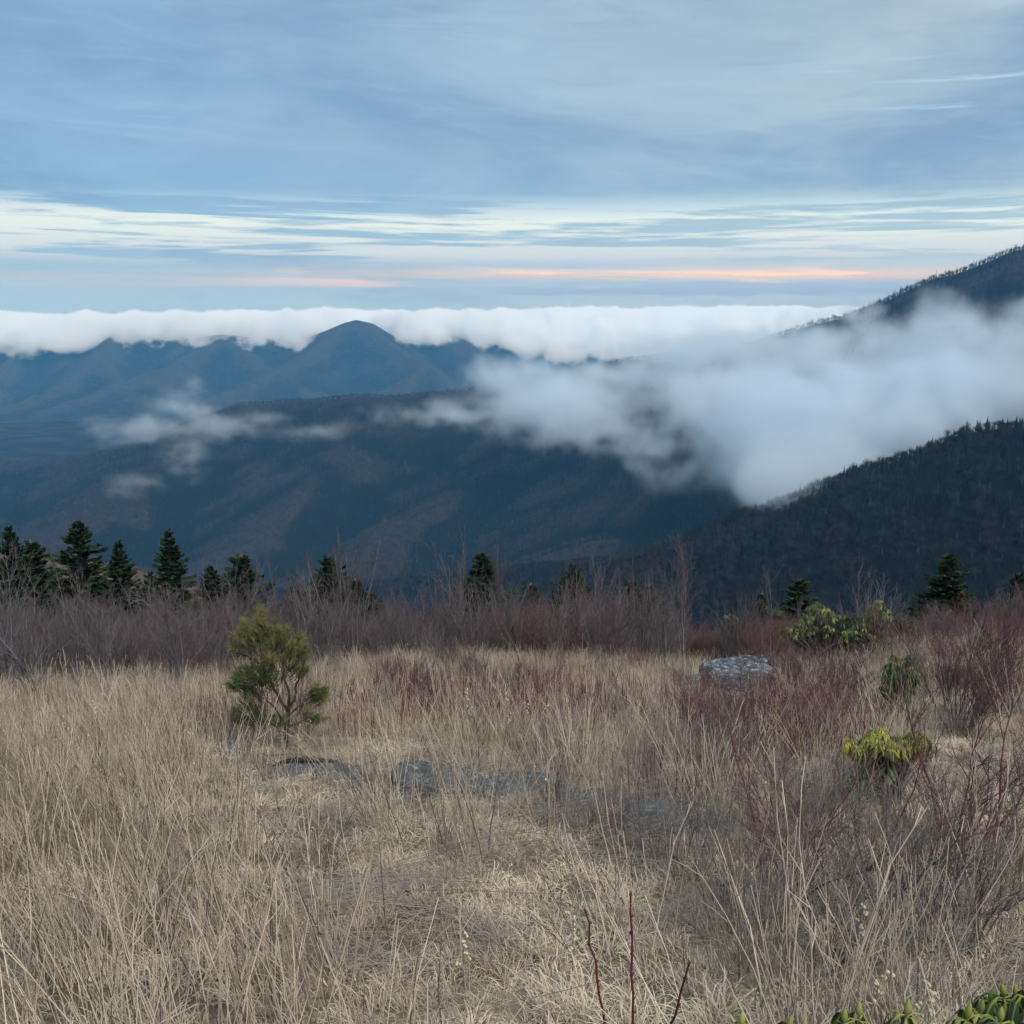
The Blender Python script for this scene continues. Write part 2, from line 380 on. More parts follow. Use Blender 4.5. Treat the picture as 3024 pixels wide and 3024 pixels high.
def seasheet(T, p, f):
    x, y, z = T.sep(p)
    def bump(c, w, h):
        q = (x-(c-512)*8.2)*(1/(w*8.2)); e = T.new('ShaderNodeMath'); e.operation = 'EXPONENT'; T.put(q*q*-1.0, e.inputs[0]); return S(T, e.outputs[0])*float(h)
    top = T.noise(T.comb(x, y, 0), .0009, 5, .6)*150-72+x*.009
    wav = T.noise(T.comb(x, y*.3, 0), .0030, 6, .68)*300-150
    # cloud deck behind the crest; its upper surface falls over the crest and clings to the near slopes in uneven tongues
    drape = (y-8700.0)*.8+95+wav-x.smooth(-600, 300)*330.0-(bump(357, 25, 440)+bump(452, 19, 200)+bump(225, 16, 50)+bump(118, 12, 60))+bump(40, 60, 60)+bump(303, 16, 90)+bump(408, 18, 50)
    # the spilled cloud evaporates below a ragged level
    low = T.noise(T.comb(x, y*.4, z*.25), .0045, 6, .7)*260-130-262+bump(40, 70, -75)+bump(303, 18, -50)+bump(575, 75, -170)+bump(720, 80, -150)
    return ((z*-1.0+top)/38.0).min((drape-z)/75.0).min((z-low)/70.0)
FS = volume_mat('cloud_sea_vapour', (.95, .975, .995), .016)
fog_volume('cloud_sea', 'rolling bank of cloud pouring over the distant mountains', 'cloud', (-6200, 7950, -560), (6600, 10300, 90), (800, 125, 70),
    [], 1.3, .0056, 1.8, .7, stretch=(1, .6, .95), mat=FS, sheet=seasheet)
# ------------------------------------------------------------------ plant geometry
def tube_batch(P, Rd, k=3):
    """P (n,m,3) paths, Rd (n,m) radii -> verts, quads"""
    P = np.asarray(P, float); n, m, _ = P.shape
    t = np.empty_like(P); t[:, 1:-1] = P[:, 2:]-P[:, :-2]; t[:, 0] = P[:, 1]-P[:, 0]; t[:, -1] = P[:, -1]-P[:, -2]
    t /= np.linalg.norm(t, axis=2, keepdims=True)+1e-9
    ref = np.where(np.abs(t[..., 2:3]) > .8, np.array([1., .3, 0]), np.array([0., .1, 1.]))
    u = np.cross(t, ref); u /= np.linalg.norm(u, axis=2, keepdims=True)+1e-9
    w = np.cross(t, u)
    a = np.arange(k)*2*np.pi/k
    V = P[:, :, None]+Rd[:, :, None, None]*(np.cos(a)[None, None, :, None]*u[:, :, None]+np.sin(a)[None, None, :, None]*w[:, :, None])
    base = (np.arange(n)*m*k)[:, None, None]+(np.arange(m-1)*k)[None, :, None]
    i = np.arange(k)[None, None]; j = (i+1) % k
    F = np.stack([base+i, base+j, base+j+k, base+i+k], -1).reshape(-1, 4)
    return V.reshape(-1, 3), F
def ribbon_batch(P, W, side):
    """flat blades: P (n,m,3), W (n,m) half widths, side (n,3)"""
    P = np.asarray(P, float); n, m, _ = P.shape
    V = np.stack([P-W[..., None]*side[:, None], P+W[..., None]*side[:, None]], 2)
    b = (np.arange(n)*m*2)[:, None]+(np.arange(m-1)*2)[None]
    F = np.stack([b, b+1, b+3, b+2], -1).reshape(-1, 4)
    return V.reshape(-1, 3), F
class Acc:
    def __init__(s): s.V = []; s.F = []; s.M = []; s.n = 0
    def add(s, VF, mi=0):
        V, F = VF; F = np.asarray(F)
        if F.shape[1] == 3: F = np.concatenate([F, F[:, 2:]], 1)
        s.V.append(V); s.F.append(F+s.n); s.M.append(np.broadcast_to(mi, (len(F),)).copy()); s.n += len(V)
    def data(s, name, mats, smooth=False):
        V = np.concatenate(s.V); F = np.concatenate(s.F); M = np.concatenate(s.M)
        tri = F[:, 2] == F[:, 3]
        me = bpy.data.meshes.new(name); me.vertices.add(len(V)); me.vertices.foreach_set('co', V.astype(np.float32).ravel())
        cnt = np.where(tri, 3, 4); idx = F.ravel()
        keep = np.ones(F.shape, bool); keep[tri, 3] = False; idx = F[keep]
        me.loops.add(len(idx)); me.loops.foreach_set('vertex_index', idx.astype(np.int32))
        me.polygons.add(len(F)); me.polygons.foreach_set('loop_start', np.concatenate([[0], np.cumsum(cnt)[:-1]]).astype(np.int32))
        for m in mats: me.materials.append(m)
        me.polygons.foreach_set('material_index', M.astype(np.int32))
        me.update(calc_edges=True)
        if smooth: me.polygons.foreach_set('use_smooth', np.ones(len(F), bool))
        return me
    def obj(s, name, mats, parent=None, smooth=False, link=True):
        o = bpy.data.objects.new(name, s.data(name, mats, smooth))
        if link: COL.objects.link(o)
        if parent: o.parent = parent
        return o
def unit(v): return v/(np.linalg.norm(v, axis=-1, keepdims=True)+1e-9)
def grow(rg, P0, D0, Ln, m=5, wig=.12, up=.0, droop=0.0):
    """paths from starts P0, directions D0, lengths Ln"""
    n = len(P0); P = np.zeros((n, m, 3)); P[:, 0] = P0; d = unit(np.array(D0, float))
    for i in range(1, m):
        d = unit(d+rg.normal(0, wig, (n, 3))+np.array([0, 0, up-droop*i]))
        P[:, i] = P[:, i-1]+d*(Ln/(m-1))[:, None]
    return P
def kids(rg, P, Ln, per, t0, t1, ang, ratio, up=.0, **kw):
    """child twigs off parent paths"""
    n, m, _ = P.shape; N = n*per; pi = np.repeat(np.arange(n), per)
    t = rg.uniform(t0, t1, N); x = t*(m-1); i = np.minimum(x.astype(int), m-2); fr = (x-i)[:, None]
    A = P[pi, i]; B = P[pi, i+1]; p = A*(1-fr)+B*fr; d = unit(B-A)
    r = unit(np.cross(d, unit(rg.normal(0, 1, (N, 3)))))
    a = rg.normal(ang, ang*.25, N)[:, None]
    nd = d*np.cos(a)+r*np.sin(a); nd[:, 2] += up
    ln = Ln[pi]*ratio*(1.15-t*.6)*rg.uniform(.6, 1.2, N)
    return grow(rg, p, nd, ln, **kw), ln
def radii(P, r0, r1):
    n, m = P.shape[:2]; s = np.linspace(0, 1, m)[None]
    return np.asarray(r0).reshape(-1, 1)*(1-s)+np.asarray(r1).reshape(-1, 1)*s

def plant_mat(name, c1, c2, rough=.85, c3=None, ns=0.0, rnd=1.0, trans=0.0):
    """colour varies from plant to plant (Object Info random) and along a noise"""
    m, T, b = mat_new(name)
    oi = T.new('ShaderNodeObjectInfo'); r = S(T, oi.outputs['Random'])
    c = T.mix((r*rnd).clamp(), c1, c2)
    if c3:
        g = T.noise(pos(T), ns, 3, .6); c = T.mix(g.smooth(.45, .65), c, c3)
    T.put(c, b.inputs['Base Color']); b.inputs['Roughness'].default_value = rough
    return m
M_tan = plant_mat('dry_stalk_tan', (.68, .55, .42), (.45, .36, .28), c3=(.20, .155, .13), ns=1.3)
M_grey = plant_mat('dry_stalk_grey', (.40, .345, .30), (.25, .21, .185), c3=(.17, .13, .11), ns=2.0)
M_straw = plant_mat('straw_grass', (.74, .61, .45), (.54, .44, .32), c3=(.34, .265, .2), ns=.9)
M_grey2 = plant_mat('pale_grey_stalk', (.46, .41, .36), (.30, .26, .235), c3=(.2, .165, .15), ns=2.0)
M_brown = plant_mat('brown_stalk', (.16, .12, .095), (.09, .07, .06))
M_redst = plant_mat('red_stem', (.16, .042, .052), (.10, .032, .04))
M_redtw = plant_mat('red_twig', (.175, .082, .078), (.115, .065, .068))
M_purp = plant_mat('purple_grey_twig', (.15, .115, .12), (.095, .075, .08))
M_bark = plant_mat('grey_bark', (.22, .20, .19), (.15, .135, .13), c3=(.1, .09, .085), ns=9)
M_pale = plant_mat('pale_bark', (.21, .19, .20), (.15, .135, .145), c3=(.10, .09, .095), ns=6)
M_dark = plant_mat('dark_bark', (.05, .042, .038), (.035, .03, .028), c3=(.075, .065, .06), ns=20)
M_head = plant_mat('dry_seed_head', (.62, .52, .33), (.5, .42, .28))
M_fir = plant_mat('spruce_needles', (.024, .044, .018), (.016, .031, .014), c3=(.04, .066, .024), ns=1.5)
M_ydark = plant_mat('leaf_green', (.03, .055, .02), (.045, .07, .02))

HID = {}
def hidden_collection(name, objs):
    c = bpy.data.collections.new(name)
    for o in objs: c.objects.link(o)
    return c
def scatter(name, label, coll, P, rot, scl, idx, parent=None):
    """ONE object: copies of the small plants in coll on the given ground points"""
    me = bpy.data.meshes.new(name); me.vertices.add(len(P)); me.vertices.foreach_set('co', np.asarray(P, np.float32).ravel())
    for nm, ty, key, arr in (('rot', 'FLOAT_VECTOR', 'vector', rot), ('scl', 'FLOAT_VECTOR', 'vector', scl), ('idx', 'INT', 'value', idx)):
        a = me.attributes.new(nm, ty, 'POINT'); a.data.foreach_set(key, np.asarray(arr, np.int32 if ty == 'INT' else np.float32).ravel())
    o = bpy.data.objects.new(name, me); COL.objects.link(o)
    ng = bpy.data.node_groups.new(name+'_scatter', 'GeometryNodeTree')
    ng.interface.new_socket('Geometry', in_out='INPUT', socket_type='NodeSocketGeometry')
    ng.interface.new_socket('Geometry', in_out='OUTPUT', socket_type='NodeSocketGeometry')
    N = ng.nodes; Lk = ng.links
    gi = N.new('NodeGroupInput'); go = N.new('NodeGroupOutput')
    ip = N.new('GeometryNodeInstanceOnPoints'); ci = N.new('GeometryNodeCollectionInfo')
    ci.inputs['Collection'].default_value = coll; ci.inputs['Separate Children'].default_value = True; ci.inputs['Reset Children'].default_value = True
    def attr(nm, ty):
        a = N.new('GeometryNodeInputNamedAttribute'); a.data_type = ty; a.inputs['Name'].default_value = nm; return a.outputs['Attribute']
    Lk.new(gi.outputs[0], ip.inputs['Points']); Lk.new(ci.outputs[0], ip.inputs['Instance'])
    ip.inputs['Pick Instance'].default_value = True
    Lk.new(attr('idx', 'INT'), ip.inputs['Instance Index'])
    er = N.new('FunctionNodeEulerToRotation'); Lk.new(attr('rot', 'FLOAT_VECTOR'), er.inputs[0]); Lk.new(er.outputs[0], ip.inputs['Rotation'])
    Lk.new(attr('scl', 'FLOAT_VECTOR'), ip.inputs['Scale'])
    Lk.new(ip.outputs[0], go.inputs[0])
    md = o.modifiers.new('scatter', 'NODES'); md.node_group = ng
    tag(o, label, kind='stuff')
    return o
def proj(x, y, z):
    c, s = math.cos(PITCH), math.sin(PITCH)
    f = y*c-z*s; u = y*s+z*c
    return 512+FPX*x/f, 512-FPX*u/f, f
def gp(px, py):
    """the ground point seen at a pixel"""
    hi = 1.0
    while hi < 120 and at(px, py, hi).z > gz(at(px, py, hi).x, hi): hi += .25
    lo = hi-.25
    for _ in range(30):
        mi = (lo+hi)/2; p = at(px, py, mi)
        if p.z < gz(p.x, p.y): hi = mi
        else: lo = mi
    p = at(px, py, hi); return Vector((p.x, p.y, gz(p.x, p.y)))
def mask(px, py, blobs):
    v = 0
    for cx, cy_, rx, ry, w in blobs: v = np.maximum(v, w*np.exp(-(((px-cx)/rx)**2+((py-cy_)/ry)**2)**1.5))
    return v
def samples(rate, y0, y1, dens, k=0.58):
    """random ground points, rate per square metre, thinned by dens(px,py,x,y)"""
    n = int(rate*(y1-y0)*2*(k*y1+1.2)); y = rng.uniform(y0, y1, n); x = rng.uniform(-1, 1, n)*(k*y1+1.2)
    ok = np.abs(x) < k*y+1.2; x, y = x[ok], y[ok]
    z = ground(x, y); px, py, f = proj(x, y, z)
    keep = rng.random(len(x)) < dens(px, py, x, y)
    return x[keep], y[keep], z[keep]

# ------------------------------------------------------------------ ground sheet
m_, T, b_ = mat_new('dry_field_soil'); p = pos(T)
n1 = T.noise(p, 1.1, 6, .65); n2 = T.noise(p, 14, 4, .7); n3 = T.noise(p, .35, 4, .6)
c = T.mix(n1.smooth(.38, .64), (.17, .13, .09), (.42, .33, .22)); c = T.mix((n2.smooth(.42, .68)*.8).clamp(), c, (.09, .065, .048))
c = T.mix((n3.smooth(.5, .7)*.4).clamp(), c, (.13, .11, .1))
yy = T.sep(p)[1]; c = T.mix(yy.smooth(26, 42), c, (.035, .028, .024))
T.put(c, b_.inputs['Base Color'])
bn = T.new('ShaderNodeBump'); bn.inputs['Distance'].default_value = .03; T.put(T.noise(p, 30, 4, .8), bn.inputs['Height']); T.nt.links.new(bn.outputs[0], b_.inputs['Normal'])
rr = np.concatenate([np.linspace(0.05, 2, 8), np.geomspace(2.15, 480, 260)]); aa = np.linspace(0, 2*np.pi, 420, endpoint=False)
A_, R_ = np.meshgrid(aa, rr); GX, GY = np.sin(A_)*R_, np.cos(A_)*R_
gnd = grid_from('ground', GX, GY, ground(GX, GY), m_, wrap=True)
tag(gnd, 'sloping mountain meadow', kind='structure')

# ------------------------------------------------------------------ small plants of the meadow (prototypes)
def stalk_clump(rg, n, h, spread, mats, r=.0034, lean=.16, fork=.35, wind=(-.10, .0), m=5, heads=0.0, kink=.06):
    ac = Acc()
    a = rg.uniform(0, 2*np.pi, n); q = spread*np.sqrt(rg.random(n)); p0 = np.stack([np.cos(a)*q, np.sin(a)*q, np.full(n, -.03)], 1)
    d = np.stack([np.cos(a)*q/spread*lean+rg.normal(0, lean*.8, n)+wind[0], np.sin(a)*q/spread*lean+rg.normal(0, lean*.8, n)+wind[1], np.ones(n)], 1)
    ln = h*rg.uniform(.55, 1.15, n)
    P = grow(rg, p0, d, ln, m=m, wig=kink, droop=.01)
    V, F = tube_batch(P, radii(P, r*rg.uniform(.7, 1.3, n), r*.45)); kind = rg.choice([0, 0, 0, 2, 2, 3], n)
    ac.add((V, F), np.repeat(kind, len(F)//n))
    if fork > 0:
        K, kl = kids(rg, P, ln, max(1, int(round(fork*4))), .55, .97, .45, .22, m=3, wig=.1)
        ac.add(tube_batch(K, radii(K, r*.5, r*.3)), 0)
    if heads > 0:
        sel = rg.random(n) < heads
        for tip in P[sel, -1]:
            V, F = blob(rg, tip, (.007, .007, .013)); ac.add((V, F), 1)
    return ac
_ico = None
def blob(rg, c, s):
    v = np.array([(0, 0, 1), (1, 0, 0), (0, 1, 0), (-1, 0, 0), (0, -1, 0), (0, 0, -1)], float)*rg.uniform(.7, 1.3, (6, 1))
    f = np.array([(0, 1, 2), (0, 2, 3), (0, 3, 4), (0, 4, 1), (5, 2, 1), (5, 3, 2), (5, 4, 3), (5, 1, 4)])
    return v*np.array(s)+np.asarray(c), f
def grass_tuft(rg, n, h, mats, spread=.09, w=.0019, flat=.9, comb=(0, 0)):
    ac = Acc()
    a = rg.uniform(0, 2*np.pi, n); q = spread*np.sqrt(rg.random(n)); p0 = np.stack([np.cos(a)*q, np.sin(a)*q, np.full(n, -.01)], 1)
    d = np.stack([np.cos(a)*rg.uniform(.1, flat, n)+comb[0], np.sin(a)*rg.uniform(.1, flat, n)+comb[1], np.full(n, .8)], 1)
    P = grow(rg, p0, d, h*rg.uniform(.5, 1.3, n), m=5, wig=.14, droop=.16)
    W = np.repeat(np.array([[1, 1, .8, .55, .08]])*w, n, 0)*rg.uniform(.7, 1.3, (n, 1))
    side = unit(np.stack([rg.normal(0, 1, n), rg.normal(0, .5, n), rg.normal(0, .2, n)], 1))
    ac.add(ribbon_batch(P, W, side), 0)
    return ac
rg = np.random.default_rng(11)
def protos(tagname, fn, k): return hidden_collection(tagname, [fn(i) for i in range(k)])
C_tall = protos('tall_stalk_forms', lambda i: stalk_clump(rg, 13, .80, .17, None, lean=.2, kink=.075, fork=.5, heads=.01).obj('tall_stalk', [M_tan, M_head, M_straw, M_brown], link=False), 7)
C_grey = protos('grey_stalk_forms', lambda i: stalk_clump(rg, 18, .68, .16, None, r=.0021, lean=.24, fork=.75, kink=.09).obj('grey_stalk', [M_grey, M_head, M_grey2, M_brown], link=False), 7)
C_fine = protos('fine_stalk_forms', lambda i: stalk_clump(rg, 26, .55, .15, None, r=.0019, lean=.12, fork=.2, wind=(.09, 0), kink=.05, heads=.02).obj('fine_stalk', [M_tan, M_head, M_straw, M_brown], link=False), 5)
C_red = protos('red_stalk_forms', lambda i: stalk_clump(rg, 9, .75, .2, None, r=.0052, lean=.09, fork=.3, wind=(0, 0), kink=.04).obj('red_stalk', [M_redst, M_head, M_redst, M_purp], link=False), 5)
C_turf = protos('grass_tuft_forms', lambda i: grass_tuft(rg, 60, .115, None, comb=(.25 if i % 2 else -.3, -.15)).obj('grass_tuft', [M_straw], link=False), 7)
def litter(rg):
    n = 16; ac = Acc(); p0 = np.stack([rg.uniform(-.3, .3, n), rg.uniform(-.2, .2, n), rg.uniform(.01, .09, n)], 1)
    d = np.stack([np.full(n, 1.)+rg.normal(0, .25, n), rg.normal(-.3, .35, n), rg.normal(0.02, .08, n)], 1)
    P = grow(rg, p0, d, rg.uniform(.35, .8, n), m=4, wig=.05)
    ac.add(tube_batch(P, radii(P, .0024, .0014)), 0); return ac
C_lit = protos('fallen_stalk_forms', lambda i: litter(rg).obj('fallen_stalk', [M_grey], link=False), 4)

# where each kind grows (authored on the photograph's layout, stored as ground positions)
open_b = [(850, 690, 60, 26, .65), (395, 815, 70, 30, .8), (330, 790, 60, 14, .7), (735, 690, 62, 22, .97), (482, 950, 160, 120, 1.0), (889, 778, 58, 28, .75), (310, 785, 60, 14, .9), (414, 812, 35, 16, .7), (520, 806, 50, 12, .6), (672, 842, 60, 14, .6), (560, 1010, 170, 60, 1.0), (380, 880, 60, 40, .8), (300, 765, 95, 18, .97), (400, 752, 70, 14, .9), (230, 755, 50, 14, .85), (440, 842, 90, 38, .5), (420, 722, 60, 12, .85), (350, 705, 50, 10, .8), (480, 762, 80, 10, .8), (560, 800, 90, 10, .5),
          (960, 725, 80, 40, 1.0), (1010, 790, 60, 50, .9), (1005, 920, 30, 50, .9), (590, 905, 60, 25, .7), (280, 740, 30, 8, .9)]
grey_b = [(800, 900, 230, 170, 1.0), (700, 760, 180, 60, .8), (620, 840, 110, 60, .8), (900, 1000, 200, 90, 1.0), (450, 790, 60, 20, .6)]
red_b = [(470, 712, 130, 26, 1.), (335, 726, 85, 20, .9), (235, 735, 60, 16, .8), (470, 725, 120, 14, 1.0), (560, 730, 70, 14, .8), (360, 735, 60, 12, .6), (235, 745, 40, 12, .8), (300, 752, 60, 9, .45), (150, 740, 60, 12, .3), (660, 725, 120, 20, .5), (790, 740, 90, 40, .6), (700, 790, 60, 30, .3)]
def d_open(px, py, x=None, y=None):
    v = mask(px, py, open_b)
    if x is not None:                       # a tall plant must not stand in front of the short grass either
        for h in (.35, .65):
            a, b, _ = proj(x, y, ground(x, y)+h); v = np.maximum(v, .93*mask(a, b, open_b))
    return v
edge = lambda x, y: 1/(1+np.exp((y-(25.5+2.5*np.tanh(x/6)+5*np.exp(-((x+1.5)/3.5)**2)+5.5*np.exp(-((x-5)/3)**2)-7.5/(1+np.exp(-(x-7.2)/.8))+fbm(x/3.5, y/4, 3)*5))/.9))
rgs = np.random.default_rng(23)
def place(name, label, coll, k, x, y, z, smin, smax, tilt=.08, zoff=0.0, tall=None):
    n = len(x); s = rgs.uniform(smin, smax, n)
    if tall is not None: s = s*tall
    sc = np.stack([s*rgs.uniform(.85, 1.15, n), s*rgs.uniform(.85, 1.15, n), s*rgs.uniform(.85, 1.15, n)], 1)
    rot = np.stack([rgs.normal(0, tilt, n), rgs.normal(0, tilt, n), rgs.uniform(-.7, .7, n)], 1)
    print(name, n)
    return scatter(name, label, coll, np.stack([x, y, z+zoff], 1), rot, sc, rgs.integers(0, k, n))
nz_ = lambda x, y, s, o, a, b: np.clip(a+b*fbm(x/s+o, y/s, 2), .05, 1)
x, y, z = samples(17, 2.7, 31, lambda px, py, x, y: edge(x, y)*(1-d_open(px, py, x, y))*(1-.9*mask(px, py, grey_b))*(1-.55*mask(px, py, red_b[:3]))*nz_(x, y, .8, 0, .6, 1.5))
place('tall_dry_stalks', 'dense stand of tall tan dead stalks over the meadow', C_tall, 7, x, y, z, .75, 1.25, tall=np.clip(1.0-.3*(y > 18)+.35*fbm(x/2.5+3, y/2.5, 2), .5, 1.3))
x, y, z = samples(8.5, 2.7, 31, lambda px, py, x, y: edge(x, y)*(1-d_open(px, py, x, y))*(.12+.88*mask(px, py, grey_b))*nz_(x, y, .8, 9, .65, 1.3))
place('grey_dry_stalks', 'tangle of grey forked dead stalks on the near right slope', C_grey, 7, x, y, z, .7, 1.2, tilt=.12)
x, y, z = samples(9, 12, 31, lambda px, py, x, y: edge(x, y)*(1-.9*d_open(px, py))*(1-.7*mask(px, py, red_b[:3]))*nz_(x, y, 2, 1, .65, .7))
place('fine_dry_stalks', 'finer tan grass stems across the far half of the meadow', C_fine, 5, x, y, z, .7, 1.15)
x, y, z = samples(14, 4, 33, lambda px, py, x, y: mask(px, py, red_b)*nz_(x, y, .8, 2, .5, 1.))
place('red_stalks', 'patches of thin upright dark red stems in the meadow', C_red, 5, x, y, z, .7, 1.2)
x, y, z = samples(95, 1.4, 9, lambda px, py, x, y: (.4+.6*d_open(px, py))*nz_(x, y, .5, 2, .75, .7))
x2, y2, z2 = samples(34, 9, 33, lambda px, py, x, y: edge(x, y-2)*(.35+.65*d_open(px, py))*nz_(x, y, .5, 2, .75, .7))
x, y, z = np.concatenate([x, x2]), np.concatenate([y, y2]), np.concatenate([z, z2])
place('short_straw_grass', 'short matted straw coloured grass of the meadow', C_turf, 7, x, y, z, .7, 1.5, tilt=.15, tall=np.clip(1+.5*fbm(x/.7, y/.7, 2), .5, 1.6))
x, y, z = samples(9, 1.4, 26, lambda px, py, x, y: .25+.75*mask(px, py, [(560, 850, 170, 40, 1.), (450, 830, 120, 30, 1.), (950, 930, 120, 80, .8), (380, 960, 100, 80, .3)]))
place('fallen_stalks', 'flattened grey stalks lying on the grass', C_lit, 4, x, y, z, .7, 1.3, tilt=.1)
# ------------------------------------------------------------------ forests on the slopes (seen as one mass) and their trees
M_conf = plant_mat('far_conifer', (.003, .009, .008), (.006, .015, .012))
M_bare = plant_mat('far_bare_crown', (.050, .044, .045), (.012, .012, .013))
M_trk = plant_mat('far_trunk', (.13, .12, .118), (.035, .033, .033))
M_snag = plant_mat('grey_green_conifer', (.045, .07, .058), (.028, .048, .04))
def conifer_low(rg, h=13., w=2.4, layers=8, mats=None, pts=9):
    ac = Acc(); V = []; F = []
    for i in range(layers):
        t = i/layers; zt = h*(1-.02-t*.86)+rg.uniform(-.2, .2); zb = zt-h*(.20-.03*t); r = w*(.16+.84*t**.85)*rg.uniform(.8, 1.12)
        b = len(V); V.append((rg.normal(0, .08), rg.normal(0, .08), zt))
        for k in range(pts*2):
            a = k*np.pi/pts+rg.uniform(-.15, .15); q = r*(1.0 if k % 2 == 0 else .45)*rg.uniform(.75, 1.15)
            V.append((math.cos(a)*q, math.sin(a)*q, zb+(0 if k % 2 == 0 else .35*(zt-zb))+rg.uniform(-.15, .15)))
        for k in range(pts*2): F.append((b, b+1+k, b+1+(k+1) % (pts*2)))
    ac.add((np.array(V), np.array(F)), 0)
    P = np.array([[[0, 0, -1.5], [0, 0, h*.5], [0, 0, h]]]); ac.add(tube_batch(P, np.array([[.16, .1, .02]])), 1)
    return ac
def bare_low(rg, h=11., w=3.2, n=90, th=.05):
    ac = Acc(); zc = h*.64
    k = rg.integers(1, 3); tr = []
    for q in range(k):
        a = rg.uniform(0, 6.28); tr.append([[q*.5, 0, -1.5], [math.cos(a)*.2+q*.5, math.sin(a)*.2, h*.4], [math.cos(a)*.9, math.sin(a)*.9, h*.85]])
    tr = np.array(tr); ac.add(tube_batch(tr, np.tile([[.17, .11, .04]], (k, 1))), 1)
    # limbs and fine twigs through the crown
    u = unit(rg.normal(0, 1, (n, 3))); u[:, 2] = np.abs(u[:, 2])*.9+.15
    st = np.stack([rg.normal(0, .3, n), rg.normal(0, .3, n), rg.uniform(h*.3, h*.62, n)], 1)
    en = np.stack([u[:, 0]*w, u[:, 1]*w, zc+(u[:, 2]-.3)*h*.36], 1)*rg.uniform(.8, 1.05, (n, 1))
    mid_ = (st+en)/2+rg.normal(0, .25, (n, 3)); mid_[:, 2] -= .3
    W = np.tile([[th*1.1, th, th*.4]], (n, 1))
    ac.add(ribbon_batch(np.stack([st, mid_, en], 1), W, unit(rg.normal(0, 1, (n, 3)))), 0)
    m = n*2; i = rg.integers(0, n, m); t = rg.uniform(.45, 1, (m, 1)); a = mid_[i]*(1-t)+en[i]*t; b = a+unit(rg.normal(0, 1, (m, 3))+np.array([0, 0, .5]))*rg.uniform(.5, 1.2, (m, 1))
    ac.add(ribbon_batch(np.stack([a, b], 1), np.tile([[th*.9, th*.4]], (m, 1)), unit(rg.normal(0, 1, (m, 3)))), 0)
    return ac
rg = np.random.default_rng(5)
def mixed(nm, nc, nb, ns, big):
    o = []
    for i in range(nc): o.append(conifer_low(rg, rg.uniform(10, 15), rg.uniform(1.9, 2.7), 8 if big else 5, pts=9 if big else 5).obj('conifer_form%02d' % i, [M_conf, M_trk], link=False))
    for i in range(nb): o.append(bare_low(rg, rg.uniform(9, 13), rg.uniform(3.2, 4.6), 120 if big else 26, .06 if big else .13).obj('leafless_form%02d' % i, [M_bare, M_trk], link=False))
    for i in range(ns): o.append(conifer_low(rg, rg.uniform(9, 13), rg.uniform(1.3, 1.9), 7, pts=7).obj('pale_form%02d' % i, [M_snag, M_trk], link=False))
    return hidden_collection(nm, o)
C_f1 = mixed('hillside_tree_forms', 6, 8, 2, True)
M_b2, M_t2 = plant_mat('brown_brush', (.15, .11, .085), (.09, .07, .055)), M_trk
C_f3 = hidden_collection('brush_forms', [bare_low(rg, rg.uniform(8, 11), rg.uniform(4, 5.5), 80, .07).obj('brush_form%02d' % i, [M_b2, M_t2], link=False) for i in range(6)]+[conifer_low(rg, 13, 2.4).obj('young_spruce_form', [M_conf, M_trk], link=False)])
_mb = M_bare; M_bare = plant_mat('ridge_bare_crown', (.066, .056, .056), (.028, .025, .027)); C_f2 = mixed('ridge_tree_forms', 4, 5, 1, False); M_bare = _mb
rgf = np.random.default_rng(77)
def forest(name, label, coll, counts, fz, step, x0, x1, y0, y1, conif, smin, smax, vis, sink=-.8):
    xs = np.arange(x0, x1, step); ys = np.arange(y0, y1, step); X, Y = np.meshgrid(xs, ys)
    x = (X+rgf.uniform(-.55, .55, X.shape)*step).ravel(); y = (Y+rgf.uniform(-.55, .55, X.shape)*step).ravel()
    ok = np.abs(x) < y*.54+40; x, y = x[ok], y[ok]
    z = fz(x, y); px, py, f = proj(x, y, z)
    ok = vis(px, py, x, y, z) & (rgf.random(len(x)) < .93); x, y, z = x[ok], y[ok], z[ok]
    nc, nb, ns = counts; pc = np.clip(conif(x, y, z), 0, 1); r = rgf.random(len(x))
    idx = np.where(r < pc, rgf.integers(0, nc, len(x)), nc+rgf.integers(0, nb, len(x)))
    if ns: idx = np.where(rgf.random(len(x)) < .05, nc+nb+rgf.integers(0, ns, len(x)), idx)
    s = rgf.uniform(smin, smax, len(x)); sc = np.stack([s, s, s*rgf.uniform(.85, 1.15, len(x))], 1)
    rot = np.stack([rgf.normal(0, .03, len(x)), rgf.normal(0, .03, len(x)), rgf.uniform(0, 6.28, len(x))], 1)
    print(name, len(x))
    return scatter(name, label, coll, np.stack([x, y, z+sink], 1), rot, sc, idx)
def hollow(fz, r, k):
    def f(x, y):            # > 0 in hollows, < 0 on spurs
        return ((fz(x+r, y)+fz(x-r, y)+fz(x, y+r)+fz(x, y-r))/4-fz(x, y))/k
    return f
facing = lambda fz: (lambda px, py, x, y, z: (fz(x*.985, y*.985)-(z*.985)) < 9)   # leaves out slopes turned away from the meadow
forest('hillside_forest', 'bare trees and dark spruces crowding the near hillside', C_f1, (6, 8, 2), near_z, 6.0, -1100, 720, 430, 2000,
       lambda x, y, z: .30+.75*fbm(x/90, y/90, 3)+.3*(z > -150)+np.clip(hollow(near_z, 30, 5)(x, y), -.3, .4), .6, 1.1, lambda px, py, x, y, z: (py < 640) & facing(near_z)(px, py, x, y, z) & ((left_z(x, y) < -250) | (z > left_z(x, y))))
